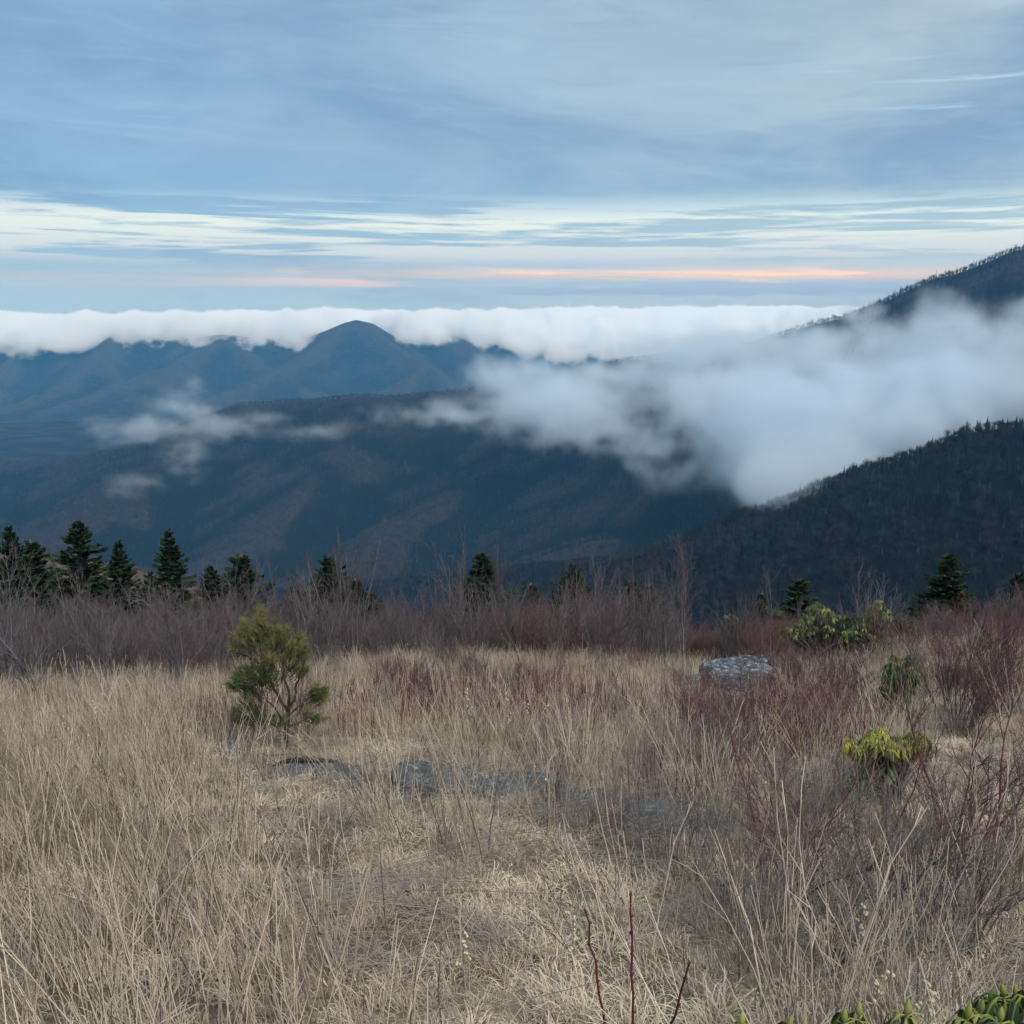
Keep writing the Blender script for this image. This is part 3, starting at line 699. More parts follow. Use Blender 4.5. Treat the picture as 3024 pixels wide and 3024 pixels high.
forest('ridge_forest', 'unbroken woods covering the long middle ridge', C_f2, (4, 5, 1), mid_z, 11.0, -2200, 1800, 1750, 3950,
       lambda x, y, z: .52+.5*fbm(x/260+4, y/260, 3)+np.clip(hollow(mid_z, 90, 5)(x, y), -.8, .6)+np.clip(.003*(z+150), 0, .5), 1.0, 1.6, lambda px, py, x, y, z: (py < 600) & facing(mid_z)(px, py, x, y, z))
forest('brown_hill_brush', 'leafless brush and small spruces on the brown hillside', C_f3, (6, 1, 0), left_z, 2.6, -230, 20, 150, 300,
       lambda x, y, z: .985+0*x, .16, .26, lambda px, py, x, y, z: (py < 660) & (z > -240))
# ------------------------------------------------------------------ spruces behind the thicket
def spruce(rg, h, w, dens=1.0):
    """pale trunk and whorls of drooping needled boughs"""
    tr = Acc(); n = 9; zz = np.linspace(-.6, h, n); P = np.stack([rg.normal(0, .02, n)*zz/3, rg.normal(0, .02, n)*zz/3, zz], 1)[None]
    tr.add(tube_batch(P, np.linspace(.016*h, .02, n)[None], 6), 0)
    fo = Acc(); nl = int(h*3.8*dens)
    Ps, Ls = [], []
    for i in range(nl):
        t = (i+.5)/nl; zb = h*(.985-t**1.1*.93)
        nb = int(rg.integers(5, 8)); ln = w*(.03+.97*t**.92)*rg.uniform(.8, 1.12)
        a0 = rg.uniform(0, 6.28)
        for k in range(nb):
            a = a0+k*6.283/nb+rg.normal(0, .2); l = ln*rg.uniform(.65, 1.15)
            up = .55-.75*t
            d = np.array([math.cos(a), math.sin(a), up])
            Ps.append((np.array([0, 0, zb+rg.normal(0, .08)]), d)); Ls.append(l)
    P0 = np.array([p[0] for p in Ps]); D0 = np.array([p[1] for p in Ps]); Ls = np.array(Ls)
    B = grow(rg, P0, D0, Ls, m=6, wig=.06, up=-.03); B[:, -1, 2] += Ls*.08
    tr.add(tube_batch(B, radii(B, .018, .004)), 0)
    # needled sprays: side shoots both sides, each a narrow kite
    nS = 13; m = len(B)
    for j in range(nS):
        s = .16+.84*j/(nS-1); x = s*5; i = min(int(x), 4); fr = x-i
        p = B[:, i]*(1-fr)+B[:, i+1]*fr; d = unit(B[:, i+1]-B[:, i]); sd = unit(np.cross(d, [0, 0, 1.]))
        for sg in (-1, 1, 0):
            if sg == 0 and j < nS-2 and j % 2: continue
            L_ = Ls*(.34*(1-s*.55))*rg.uniform(.7, 1.2, m)+.07
            q = unit(d*rg.uniform(.55, .9, (m, 1))+sd*sg*.8+rg.normal(0, .12, (m, 3))+np.array([0, 0, -.18 if sg else .25]))
            tip = p+q*L_[:, None]; wdt = .04+.11*L_[:, None]; nrm = unit(np.cross(q, unit(rg.normal(0, 1, (m, 3))+np.array([0, 0, 1.2]))))
            mid_ = p+q*L_[:, None]*.45
            V = np.stack([p, mid_+nrm*wdt, tip, mid_-nrm*wdt*1.1+np.array([0, 0, -.05])], 1).reshape(-1, 3)
            b = np.arange(m)[:, None]*4; fo.add((V, b+np.array([[0, 1, 2, 3]])))
    return tr, fo
rg = np.random.default_rng(3)
SP = []
for i, (h, w) in enumerate(((11, 2.2), (10, 2.6), (9, 2.1), (8, 2.5), (6, 1.5))):
    tr, fo = spruce(rg, h, w); SP.append((h, tr.data('spruce_trunk', [M_pale]), fo.data('spruce_foliage', [M_fir])))
def thing_mesh(name, me, loc, label, cat, group=None, rz=0, s=1):
    o = bpy.data.objects.new(name, me); COL.objects.link(o); o.location = loc; o.rotation_euler = (0, 0, rz)
    o.scale = s if isinstance(s, tuple) else (s, s, s)
    return tag(o, label, cat, group)
def child(name, me, parent):
    o = bpy.data.objects.new(name, me); COL.objects.link(o); o.parent = parent; return o
def empty(name, loc, label, cat, group=None, rz=0, s=1):
    o = bpy.data.objects.new(name, None); COL.objects.link(o); o.location = loc; o.rotation_euler = (0, 0, rz)
    o.scale = s if isinstance(s, tuple) else (s, s, s); return tag(o, label, cat, group)
SPR = [ # tip px, py, distance, form, width factor, label
 (8, 525, 62, 2, .9, 'dark spruce cut by the left edge of the view, behind pale bare branches'),
 (31, 540, 66, 4, 1.2, 'slightly lower spruce standing between the edge spruce and the tall one on the left'),
 (77, 519, 64, 1, 1.0, 'tallest of the spruces left of the brown hilltop, wide and ragged'),
 (118, 540, 66, 0, 1.0, 'slim spruce with a pale trunk in front of the brown hillside'),
 (168, 529, 60, 0, 1.05, 'big spire shaped spruce with a long pale trunk, broadest at its foot'),
 (150, 572, 63, 3, .75, 'short bushy spruce tucked against the foot of the big spire shaped one'),
 (210, 566, 66, 3, .9, 'squat spruce between the big spire and the narrow spruce right of it'),
 (240, 554, 68, 4, 1.35, 'narrow pointed spruce last of the row before the gap over the valley'),
 (328, 556, 62, 3, 1.05, 'full dark spruce standing alone above the young yellow green pine'),
 (354, 578, 64, 4, 1.5, 'small spruce touching the lone dark one, left of the pair'),
 (368, 592, 66, 4, 1.5, 'smallest spruce at the right end of the trio above the pine'),
 (296, 582, 78, 4, 1.3, 'dim spruce half lost in bare branches left of the lone dark one'),
 (482, 552, 66, 4, 1.15, 'slanting spruce top poking out beside the bare reddish tree'),
 (530, 583, 72, 4, 1.3, 'faint small spruce between the reddish tree and the cone shaped one'),
 (573, 564, 64, 3, 1.0, 'cone shaped green spruce alone in the middle of the thicket'),
 (632, 581, 68, 4, 1.5, 'left one of the two close small spruces right of centre'),
 (648, 584, 69, 4, 1.4, 'right one of the two close small spruces right of centre'),
 (800, 578, 66, 4, 1.3, 'small dark spruce behind the pale twigs above the broad evergreens'),
 (762, 592, 75, 4, .9, 'tiny spruce tip showing over the thicket above the boulder'),
 (950, 553, 40, 1, 1.15, 'wide dark green spruce on the right with a shaggy double top'),
 (1019, 572, 82, 4, .9, 'grey green spruce tip at the right edge under the dark forest'),
 (50, 600, 52, 4, 1.3, 'low spruce hidden among pale bare branches at the left')]
for px, py, Y, k, wf, lab in SPR:
    p = at(px, py, Y); g = gz(p.x, p.y); H = p.z-g; h0, tm, fm = SP[k]; s = H/h0
    t = empty('spruce_tree', (p.x, p.y, g), lab, 'spruce', 'spruces behind the thicket', rng.uniform(0, 6), (s*wf*1.5, s*wf*1.5, s))
    child('trunk', tm, t); child('foliage', fm, t)

# ------------------------------------------------------------------ leafless shrubs and saplings
def shrub(rg, h, stems, spread, k1=7, k2=4, r=.010, mats=None, lean=.45, wig=.10, up=.05, k3=0, ang=.5):
    st = Acc(); tw = Acc()
    a = rg.uniform(0, 6.283, stems); q = .10*spread*np.sqrt(rg.random(stems)); p0 = np.stack([np.cos(a)*q, np.sin(a)*q, np.full(stems, -.06)], 1)
    d = np.stack([np.cos(a)*lean*rg.random(stems)*spread, np.sin(a)*lean*rg.random(stems)*spread, np.ones(stems)], 1)
    ln = h*rg.uniform(.6, 1.05, stems); P = grow(rg, p0, d, ln, m=7, wig=wig, up=up)
    st.add(tube_batch(P, radii(P, r*rg.uniform(.7, 1.2, stems), r*.3), 4), 0)
    K, kl = kids(rg, P, ln, k1, .25, .95, ang, .42, up=.25, m=5, wig=.13)
    tw.add(tube_batch(K, radii(K, r*.38, r*.16)), 0)
    K2, kl2 = kids(rg, K, kl, k2, .2, 1., ang*1.1, .5, up=.15, m=4, wig=.16)
    tw.add(tube_batch(K2, radii(K2, r*.2, r*.1)), 0)
    if k3:
        K3, _ = kids(rg, K2, kl2, k3, .2, 1., ang*1.2, .5, up=.1, m=3, wig=.16)
        tw.add(tube_batch(K3, radii(K3, r*.13, r*.08)), 0)
    return st, tw
rg = np.random.default_rng(31)
def forms(n, ms, mt, **kw):
    o = []
    for i in range(n):
        s_, t_ = shrub(rg, **kw); o.append((s_.data('stem', [ms]), t_.data('twig', [mt])))
    return o
F_thick = forms(7, M_bark, M_purp, h=2.4, stems=11, spread=1.2, k1=8, k2=5, r=.016)
F_redsh = forms(5, M_bark, M_redtw, h=1.7, stems=24, spread=1.7, k1=9, k2=6, r=.011, lean=.5)
F_sap = forms(5, M_bark, M_purp, h=3.4, stems=4, spread=1.0, k1=14, k2=5, r=.024, lean=.4)
F_pale = forms(4, M_pale, M_pale, h=3.6, stems=3, spread=1.2, k1=10, k2=5, r=.021, lean=.45, wig=.13)
def put(form, px, py, Y, H, h0, name, label, cat, group=None, wf=1.0, tiltx=0.0, twig='twigs'):
    """py None: stands where the ground is seen at px and distance Y"""
    if py: p = gp(px, py); x, Y = p.x, p.y
    else: x = (px-512)/FPX*Y*1.03
    g = gz(x, Y); s = H/h0
    t = empty(name, (x, Y, g), label, cat, group, rng.uniform(0, 6.28), (s*wf, s*wf, s))
    t.rotation_euler.y = tiltx
    child('stems', form[0], t); child(twig, form[1], t)['kind'] = 'stuff'
    return t
# the thicket: an unbroken mass beyond the meadow edge ...
C_th = hidden_collection('thicket_forms', [])
for i, (s_, t_) in enumerate(F_thick[:5]+F_sap[:3]+F_redsh[:2]):
    me = s_.copy(); ac = None
    bm_s, bm_t = s_, t_
    # one joined form per shrub
    import bmesh
    bm = bmesh.new(); bm.from_mesh(s_); k0 = len(bm.faces); bm.from_mesh(t_); bm.faces.ensure_lookup_table()
    for f_ in bm.faces[k0:]: f_.material_index = 1
    me = bpy.data.meshes.new('thicket_form%02d' % i); bm.to_mesh(me); bm.free(); me.materials.append(s_.materials[0]); me.materials.append(t_.materials[0])
    C_th.objects.link(bpy.data.objects.new('thicket_form%02d' % i, me))
n = 6800; y = rng.uniform(17, 66, n); x = rng.uniform(-1, 1, n)*(y*.56+3); inm = rng.random(n) < edge(x, y-1.2)
px, py, _f = proj(x, y, ground(x, y))
inner = mask(px, py, [(430, 690, 130, 26, .30), (600, 668, 70, 16, .3), (640, 740, 90, 40, .5), (800, 725, 100, 50, .9), (860, 690, 110, 34, .95), (100, 690, 110, 20, .18), (250, 700, 60, 16, .12), (560, 655, 60, 8, .6)])*(1-mask(px, py, [(735, 692, 60, 26, 1.)]))*(1-mask(px, py, [(960, 725, 70, 36, .95)]))
rh = 1-mask(px, py, [(826, 664, 52, 38, .97), (884, 668, 46, 40, .97), (900, 705, 26, 22, 1.), (740, 650, 28, 14, .8)])
ok = (rng.random(n) < rh) & np.where(inm, rng.random(n) < inner, rng.random(n) < np.clip(.62+.8*fbm(x/4, y/4, 2), .12, 1)*(1-mask(px, py, [(735, 690, 55, 26, 1.)]))); x, y, inm = x[ok], y[ok], inm[ok]; n = len(x)
sred = fbm(x/5+30, y/5, 2)+.35*(x > 6)-.16+.25*inm
idx = np.where(sred > .12, rng.integers(8, 10, n), np.where(rng.random(n) < .12, rng.integers(5, 8, n), rng.integers(0, 5, n)))
s = rng.uniform(.55, 1.0, n)*np.interp(y, [22, 26, 32, 45, 66], [.55, .8, 1.08, 1.15, .95])*(1+.5*fbm(x/3, y/3+8, 2))*np.where(inm, .62, 1)
scatter('bare_thicket', 'purple grey leafless thicket along the far edge of the meadow', C_th, np.stack([x, y, ground(x, y)], 1), np.stack([rng.normal(0, .06, n), rng.normal(0, .06, n), rng.uniform(0, 6.28, n)], 1), np.stack([s, s, s], 1), idx)
# individual shrubs, saplings and trees of the thicket that can be told apart
G_B = 'leafless shrubs standing out of the thicket'
T_ = put(F_pale[0], 36, None, 17, 4.0, 3.6, 'bare_tree', 'leafless tree with pale forked branches at the left, in front of the dark spruces', 'tree', tiltx=-.12)
put(F_pale[1], -6, None, 17, 2.9, 3.6, 'bare_tree', 'pale leafless tree leaning in from the left edge of the view', 'tree', wf=1.0)
put(F_pale[2], 104, None, 21, 3.2, 3.6, 'bare_tree', 'pale many stemmed leafless tree just right of the forked pale one', 'tree', wf=.9)
put(F_sap[0], 172, None, 20, 3.4, 3.4, 'bare_sapling', 'slim leafless sapling with wavy branches rising before the slim spruce', 'sapling', 'leafless saplings')
put(F_pale[3], 205, None, 25, 3.2, 3.6, 'bare_tree', 'pale twiggy tree below the big spire shaped spruce', 'tree')
put(F_pale[2], 478, None, 40, 6.0, 3.6, 'birch_tree', 'leafless reddish grey birch with a white trunk, tallest in the middle of the thicket', 'birch', wf=.75)
put(F_thick[0], 452, None, 42, 5.6, 2.4, 'bare_shrub', 'rounded reddish leafless crown left of the white trunked birch', 'shrub', G_B, wf=.7)
put(F_thick[1], 500, None, 41, 5.5, 2.4, 'bare_shrub', 'rounded reddish leafless crown right of the white trunked birch', 'shrub', G_B, wf=.7)
put(F_sap[1], 640, None, 28, 3.5, 3.4, 'bare_sapling', 'thin bare sapling with dark straight stem, left of the boulder', 'sapling', 'leafless saplings', wf=.8)
put(F_sap[2], 668, None, 26, 3.4, 3.4, 'bare_sapling', 'thin bare sapling whose dark stem stands nearest the boulder\'s left end', 'sapling', 'leafless saplings', wf=.8)
put(F_sap[3], 688, None, 30, 3.8, 3.4, 'bare_sapling', 'pale thin sapling rising behind the boulder', 'sapling', 'leafless saplings', wf=.8)
put(F_sap[4], 557, None, 26, 2.6, 3.4, 'bare_sapling', 'lone dark sapling at the meadow edge left of the tan crest', 'sapling', 'leafless saplings', wf=.7)
put(F_pale[1], 770, None, 33, 3.3, 3.6, 'bare_tree', 'pale upright clump of stems behind the broad evergreen shrubs', 'tree')
put(F_pale[0], 850, None, 52, 6.4, 3.6, 'bare_tree', 'wide pale leafless crown behind the broad evergreens', 'tree')
put(F_pale[3], 905, None, 50, 5.4, 3.6, 'bare_tree', 'pale leafless crown beside the shaggy right hand spruce', 'tree')
put(F_thick[2], 300, None, 38, 4.8, 2.4, 'bare_shrub', 'broad grey leafless crown behind the top of the young pine', 'shrub', G_B, wf=.9)
put(F_thick[3], 350, None, 36, 4.9, 2.4, 'bare_shrub', 'grey leafless crown below the trio of spruces', 'shrub', G_B, wf=.9)
put(F_thick[4], 240, None, 40, 5.0, 2.4, 'bare_shrub', 'pinkish grey leafless crown in the gap above the pine', 'shrub', G_B, wf=.8)
rg = np.random.default_rng(44); s_, t_ = shrub(rg, 1.7, 34, 1.5, k1=9, k2=6, r=.010, lean=.5, wig=.08, k3=1); F_vase = (s_.data('stem', [M_bark]), t_.data('twig', [M_redtw]))
# red twigged shrubs on the right, in front of the thicket
G_R = 'red twigged shrubs on the right'
for i, (px, Y, H, wf, lab) in enumerate([
    (961, -733, 2.05, .95, 'big vase shaped red twigged shrub with bare ankles on the grassy knoll'),
    (1008, -716, 1.8, .8, 'red twigged shrub cut by the right edge, beside the big vase shaped one'),
    (820, 19.5, 1.0, 1.5, 'low spreading red twigged shrub below the broad evergreens'),
    (785, 21.5, 1.3, 1.5, 'low rusty shrub right beside the boulder'),
    (862, 16.8, 1.15, 1.1, 'grey red shrub left of the drooping evergreen on the slope'),
    (912, 22, 1.1, 1.2, 'dim red shrub behind the drooping evergreen'),
    (975, 27, 1.9, 1.2, 'tall red tinted shrub behind the big vase shaped one'),
    (1015, 26, 2.0, 1.1, 'red tinted shrub at the right edge under the dark forest'),
    (575, 27.5, 2.1, 1.5, 'wide reddish shrub at the crest of the meadow in the middle'),
    (538, 29, 2.1, 1.2, 'reddish shrub left neighbour of the wide one at the meadow crest'),
    (760, 13.5, 1.2, 1.3, 'purplish bare shrub in the brown stand below the boulder'),
    (722, 12.0, 1.0, 1.3, 'small purplish shrub lower left of the purplish bare one'),
    (812, 12.2, 1.2, 1.2, 'dark red shrub left of the yellow leaved evergreen')]):
    put(F_vase if i == 0 else F_redsh[i % 5], px, -Y if Y < 0 else None, Y, H, 1.7, 'red_twigged_shrub', lab, 'shrub', G_R, wf=wf, twig='red_twigs')
# near red branched shrubs, lower right
F_front = []
rg = np.random.default_rng(77)
for i in range(4):
    s_, t_ = shrub(rg, 1.5, 7, 2.4, k1=8, k2=5, r=.0105, lean=.5, wig=.2, k3=2, ang=.62)
    F_front.append((s_.data('branch', [M_redst if i != 1 else M_bark]), t_.data('twig', [M_redtw2 := M_redtw])))
G_F = 'red branched shrubs near the viewer'
for i, (px, Y, H, wf, lab) in enumerate([
    (850, 5.8, 1.3, 1.0, 'near red branched shrub in the middle of the lower right tangle'),
    (950, 5.6, 1.35, 1.0, 'near red branched shrub right of the middle one, crossing the short grass'),
    (800, 7.0, 1.2, .9, 'near dark red shrub at the left of the lower right tangle'),
    (1012, 6.6, 1.5, 1.0, 'near red branched shrub cut by the right edge'),
    (975, 7.4, 1.5, .9, 'red branched shrub right of the yellow leaved evergreen, on the short grass'),
    (730, 6.4, .95, .9, 'low grey red shrub in front of the brown stand, lowest left of its kind')]):
    put(F_front[i % 4], px, None, Y, H, 1.5, 'red_branched_shrub', lab, 'shrub', G_F, wf=wf)

# twiggy grey brown bushes scattered through the brown stand
M_twg = plant_mat('grey_brown_twig', (.27, .225, .195), (.17, .14, .125), c3=(.10, .08, .075), ns=3)
rg = np.random.default_rng(12); F_bush = []
for i in range(5):
    s_, t_ = shrub(rg, 1.0, 22, 1.3, k1=6, k2=4, r=.0052, lean=.5, wig=.11, k3=0, ang=.4)
    F_bush.append((s_.data('stem', [M_twg]), t_.data('twig', [M_twg])))
for i, (px, py, H, lab) in enumerate([
    (745, 930, .95, 'dark based twiggy bush at the left of the lower right tangle'), (690, 880, .85, 'twiggy bush above the tallest red wand'), (650, 862, .7, 'twiggy brown bush below the last rock of the row'),
    (600, 838, .6, 'twiggy bush leaning over the flattened stalks'), (560, 815, .6, 'small twiggy bush right under the wide low slab'), (815, 970, .9, 'near twiggy bush behind the bottom evergreen buds'),
    (880, 930, .95, 'twiggy grey bush in the middle of the lower right tangle'), (950, 945, .95, 'twiggy grey bush just above the corner rhododendron'), (1000, 905, .9, 'twiggy grey bush at the right edge under the red branches'),
    (920, 870, .8, 'twiggy bush beneath the yellow leaved evergreen, to its right'), (790, 860, .85, 'twiggy bush left below the yellow leaved evergreen'), (560, 770, .75, 'tall tan brown bush right of the wide low slab'),
    (530, 765, .7, 'leaning brown bush behind the wide low slab'), (640, 775, .75, 'brown bush behind the grey slab, half way to the boulder'), (700, 790, .8, 'brown bush above the last rock of the row'),
    (322, 868, .55, 'little upright brown bush on the left side of the short grass strip'), (372, 808, .5, 'brown bush in front of the upright rounded rock'), (425, 812, .45, 'low bush touching the upright rounded rock'),
    (170, 760, .8, 'brown bush left of the small blue grey rock'), (740, 770, .85, 'purplish brown bush between the boulder and the yellow leaved evergreen')]):
    put(F_bush[i % 5], px, py, 0, H, 1.0, 'twiggy_bush', lab, 'bush', 'twiggy grey brown bushes in the meadow', wf=rng.uniform(.9, 1.2))

# single red wands at the bottom
for px0, py0, px1, py1, Y, lab in [(633, 1085, 631, 893, 3.3, 'tallest straight red wand in the short grass at the bottom'),
                                   (615, 1075, 583, 908, 3.4, 'leaning red wand left of the tallest one'),
                                   (655, 1080, 689, 965, 3.1, 'short red wand leaning right at the bottom edge')]:
    b0 = gp(px0, py0); t0 = at(px1, py1, Y-.1)
    n = 11; s = np.linspace(0, 1, n)[:, None]; P = np.array(b0)*(1-s)+np.array(t0)*s; P += rg.normal(0, .004, P.shape); P[0] = np.array(b0)-[0, 0, .05]
    ac = Acc(); ac.add(tube_batch((P-np.array(b0))[None], np.linspace(.0062, .0032, n)[None], 6))
    o = ac.obj('red_wand', [M_redst], smooth=True); o.location = b0; tag(o, lab, 'stem', 'red wands in the short grass')
    bd = Acc()
    for k in range(1, n-1): bd.add(blob(rg, P[k]-np.array(b0)+rg.normal(0, .003, 3), (.007, .007, .010)))
    bd.add(blob(rg, P[-1]-np.array(b0), (.005, .005, .014))); bd.obj('bud', [M_redst], parent=o)['kind'] = 'stuff'

# dried goldenrod stalks with pale heads
G_G = 'dried goldenrod stalks with pale seed heads'
rg = np.random.default_rng(8)
def goldenrod(px, py, Y, H, lab, nh=6):
    t0 = at(px, py, Y); g = gz(t0.x, t0.y); H = max(.3, t0.z-g)
    o = empty('goldenrod_stalk', (t0.x, t0.y, g), lab, 'dry plant', G_G)
    P = grow(rg, np.array([[0, 0, -.03]]), np.array([[rg.normal(0, .05), rg.normal(0, .05), 1.]]), np.array([H]), m=8, wig=.03)
    P[:, :, :2] -= P[:, -1:, :2]*np.linspace(0, 1, 8)[None, :, None]
    ac = Acc(); ac.add(tube_batch(P, radii(P, .004, .0018), 4)); ac.obj('stem', [M_grey], parent=o)
    hd = Acc(); q = Y/300.0
    for k in range(nh):
        p = P[0, -1]+np.array([rg.normal(0, .018), rg.normal(0, .018), -.03*k+.01])
        for _ in range(3): hd.add(blob(rg, p+rg.normal(0, .006, 3), np.array((.009, .009, .011))*(1+q*6)))
    hd.obj('seed_head', [M_head], parent=o)['kind'] = 'stuff'
for px, py, Y, lab in [(467, 688, 13, 'goldenrod stalk with the highest pale head in the red stem patch'), (470, 703, 12.6, 'goldenrod stalk with a pale head just under the highest one'),
    (506, 690, 13, 'goldenrod stalk with a small white head right of the highest one'), (509, 712, 11.5, 'goldenrod stalk with a thick pale head below the row of small ones'),
    (527, 700, 12.4, 'goldenrod stalk with a pale head at the right side of the red stem patch'), (546, 704, 12.2, 'goldenrod stalk farthest right of the group in the red stem patch'),
    (560, 857, 5.6, 'goldenrod stalk with stacked pale heads over the flattened stalks'), (510, 866, 5.8, 'goldenrod stalk with thin pale head left of the stacked one'),
    (574, 912, 4.6, 'goldenrod stalk with round pale heads near the leaning red wand'), (464, 931, 4.5, 'goldenrod stalk with a single pale head in the short bright grass'),
    (866, 905, 4.4, 'goldenrod stalk with pale heads amid the lower right tangle'), (928, 975, 3.4, 'goldenrod stalk with white heads above the bottom evergreen buds'),
    (881, 962, 3.6, 'goldenrod stalk with tiny white heads left of the white headed one'), (188, 728, 10.5, 'goldenrod stalk with a yellowish head left of the young pine'),
    (92, 700, 12.5, 'goldenrod stalk with a pale head far left in the tall stalks'), (63, 715, 11.5, 'goldenrod stalk with a fluffy head lowest at the far left')]:
    goldenrod(px, py, Y, 0, lab)

# ------------------------------------------------------------------ young pine
M_pn1 = plant_mat('pine_needles_yellow', (.20, .18, .065), (.20, .18, .065), c3=(.09, .115, .045), ns=4)
M_pn2 = plant_mat('pine_needles_green', (.06, .10, .04), (.06, .10, .04), c3=(.13, .14, .05), ns=4)
rg = np.random.default_rng(19)
YB = 12.6
base = gp(285, 752); YB = base.y
pine = empty('young_pine', base, 'young yellow green pine with long needles and an open forked trunk in the meadow', 'pine')
def rel(px, py, dy=0.0): return np.array(at(px, py, YB+dy)-base)
tr = Acc()
def limb(pts, r0, r1, k=6):
    pts = np.array(pts, float); s = np.linspace(0, len(pts)-1, len(pts)*3); P = np.stack([np.interp(s, np.arange(len(pts)), pts[:, c]) for c in range(3)], 1)
    P[1:-1] += rg.normal(0, .008, P[1:-1].shape); return P, np.linspace(r0, r1, len(P))
LM = [([[0, 0, -.08], rel(286, 735), rel(287, 722), rel(289, 712)], .034, .026), ([rel(289, 712), rel(280, 698, .1), rel(268, 680, .15), rel(262, 660, .1), rel(258, 640)], .024, .008),
      ([rel(289, 712), rel(289, 695, -.1), rel(284, 670, -.1), rel(274, 645, -.05), rel(262, 618)], .022, .006), ([rel(289, 712), rel(295, 698), rel(297, 685, .15), rel(303, 665, .1), rel(306, 645)], .022, .006),
      ([rel(290, 672), rel(298, 655, -.1), rel(310, 650, -.1)], .009, .005), ([rel(286, 735), rel(270, 722, -.2), rel(255, 718, -.3), rel(245, 722, -.35)], .014, .005),
      ([rel(287, 725), rel(272, 705, -.2), rel(260, 690, -.25), rel(248, 680, -.2)], .013, .005), ([rel(289, 715), rel(300, 705, -.1), rel(312, 695, 0), rel(318, 688)], .010, .004),
      ([rel(287, 728), rel(300, 722, .1), rel(312, 716, .1)], .009, .004), ([rel(262, 665), rel(245, 655, .1), rel(232, 650, .1)], .009, .004), ([rel(275, 650), rel(282, 636, 0), rel(287, 632)], .008, .004),
      ([rel(262, 640), rel(248, 636, -.1), rel(240, 636)], .007, .004)]
for pts, a, b in LM:
    P, r_ = limb(pts, a, b); tr.add(tube_batch(P[None], r_[None], 6))
CL = [(261, 617, 7, 11, 10, 1), (250, 628, 12, 9, 12, 1), (243, 637, 11, 8, 9, 1), (268, 634, 16, 11, 22, 1), (283, 637, 10, 9, 10, 1), (258, 645, 18, 10, 18, 1), (297, 641, 6, 7, 7, 1), (290, 650, 16, 10, 16, 1), (301, 655, 9, 9, 10, 1),
      (274, 658, 18, 9, 14, 1), (236, 650, 9, 6, 6, 1), (295, 668, 11, 8, 11, 1), (304, 672, 5, 7, 5, 1), (262, 668, 14, 8, 12, 2), (250, 676, 16, 10, 22, 2), (243, 684, 13, 8, 16, 2), (262, 684, 13, 10, 16, 2), (274, 676, 10, 9, 9, 2),
      (255, 694, 12, 8, 10, 2), (316, 692, 11, 9, 16, 3), (320, 698, 8, 6, 7, 1), (243, 716, 13, 9, 16, 2), (256, 712, 12, 8, 10, 2), (266, 720, 12, 8, 9, 3), (246, 706, 8, 6, 5, 3), (281, 722, 8, 6, 5, 3), (315, 719, 11, 6, 9, 3), (304, 713, 9, 6, 5, 3)]
f1, f2 = Acc(), Acc()
allc = []
for cx, cy_, rx, ry, n, kind in CL:
    for _ in range(int(n*1.9)):
        u = unit(rg.normal(0, 1, 3))*rg.random()**.4
        c = rel(cx+u[0]*rx, cy_+u[1]*ry, u[2]*rx*.013*1.2)
        allc.append((c, kind))
for c, kind in allc:
    # shoot pointing up and outward
    ctr = rel(275, 690); o_ = unit((c-ctr)*np.array([1, 1, .5])+np.array([0, 0, .45])+rg.normal(0, .2, 3)); n = 34
    st = c-o_*.05
    tr.add(tube_batch(np.array([[st-o_*.10+rg.normal(0, .01, 3), st, c]]), np.array([[.0035, .003, .002]]), 3))
    q = rg.uniform(0, .09, n)[:, None]; d = unit(o_+rg.normal(0, .42, (n, 3)))
    p0 = st+o_*q; ln = rg.uniform(.07, .12, n)[:, None]
    P = np.stack([p0, p0+d*ln*.55, p0+d*ln+np.array([0, 0, -.012])], 1)
    VF = ribbon_batch(P, np.tile([[.0021, .0021, .0008]], (n, 1)), unit(rg.normal(0, 1, (n, 3))))
    if kind == 3: kind = rg.choice([1, 2])
    (f1 if kind == 1 else f2).add(VF)
tr.obj('trunk', [M_dark], parent=pine, smooth=True)
f1.obj('yellow_foliage', [M_pn1], parent=pine); f2.obj('green_foliage', [M_pn2], parent=pine)

# ------------------------------------------------------------------ rocks
def rock_mat(name, c1, c2, lich, sc=6.0):
    m, T, b = mat_new(name); tcn = T.new('ShaderNodeTexCoord').outputs['Object']
    st = T.vec('MULTIPLY', tcn, (1, 1, 2.6))
    a = T.noise(st, sc*.5, 6, .65); b2 = T.noise(st, sc*1.6, 6, .7, .6); fn = T.noise(tcn, sc*9, 3, .7)
    c = T.mix(a.smooth(.38, .62), c1, c2); c = T.mix((b2.smooth(.54, .62)*.85).clamp(), c, lich); c = T.mix((fn.smooth(.55, .7)*.5).clamp(), c, (.035, .035, .04))
    T.put(c, b.inputs['Base Color'])
    bn = T.new('ShaderNodeBump'); bn.inputs['Distance'].default_value = .04; T.put(b2+fn*.35, bn.inputs['Height']); T.nt.links.new(bn.outputs[0], b.inputs['Normal'])
    return m
M_rock = rock_mat('lichened_rock', (.15, .16, .175), (.07, .077, .09), (.42, .46, .48))
M_rock2 = rock_mat('flat_rock', (.15, .155, .155), (.08, .085, .09), (.32, .35, .34), 9)
import mathutils.noise as mn
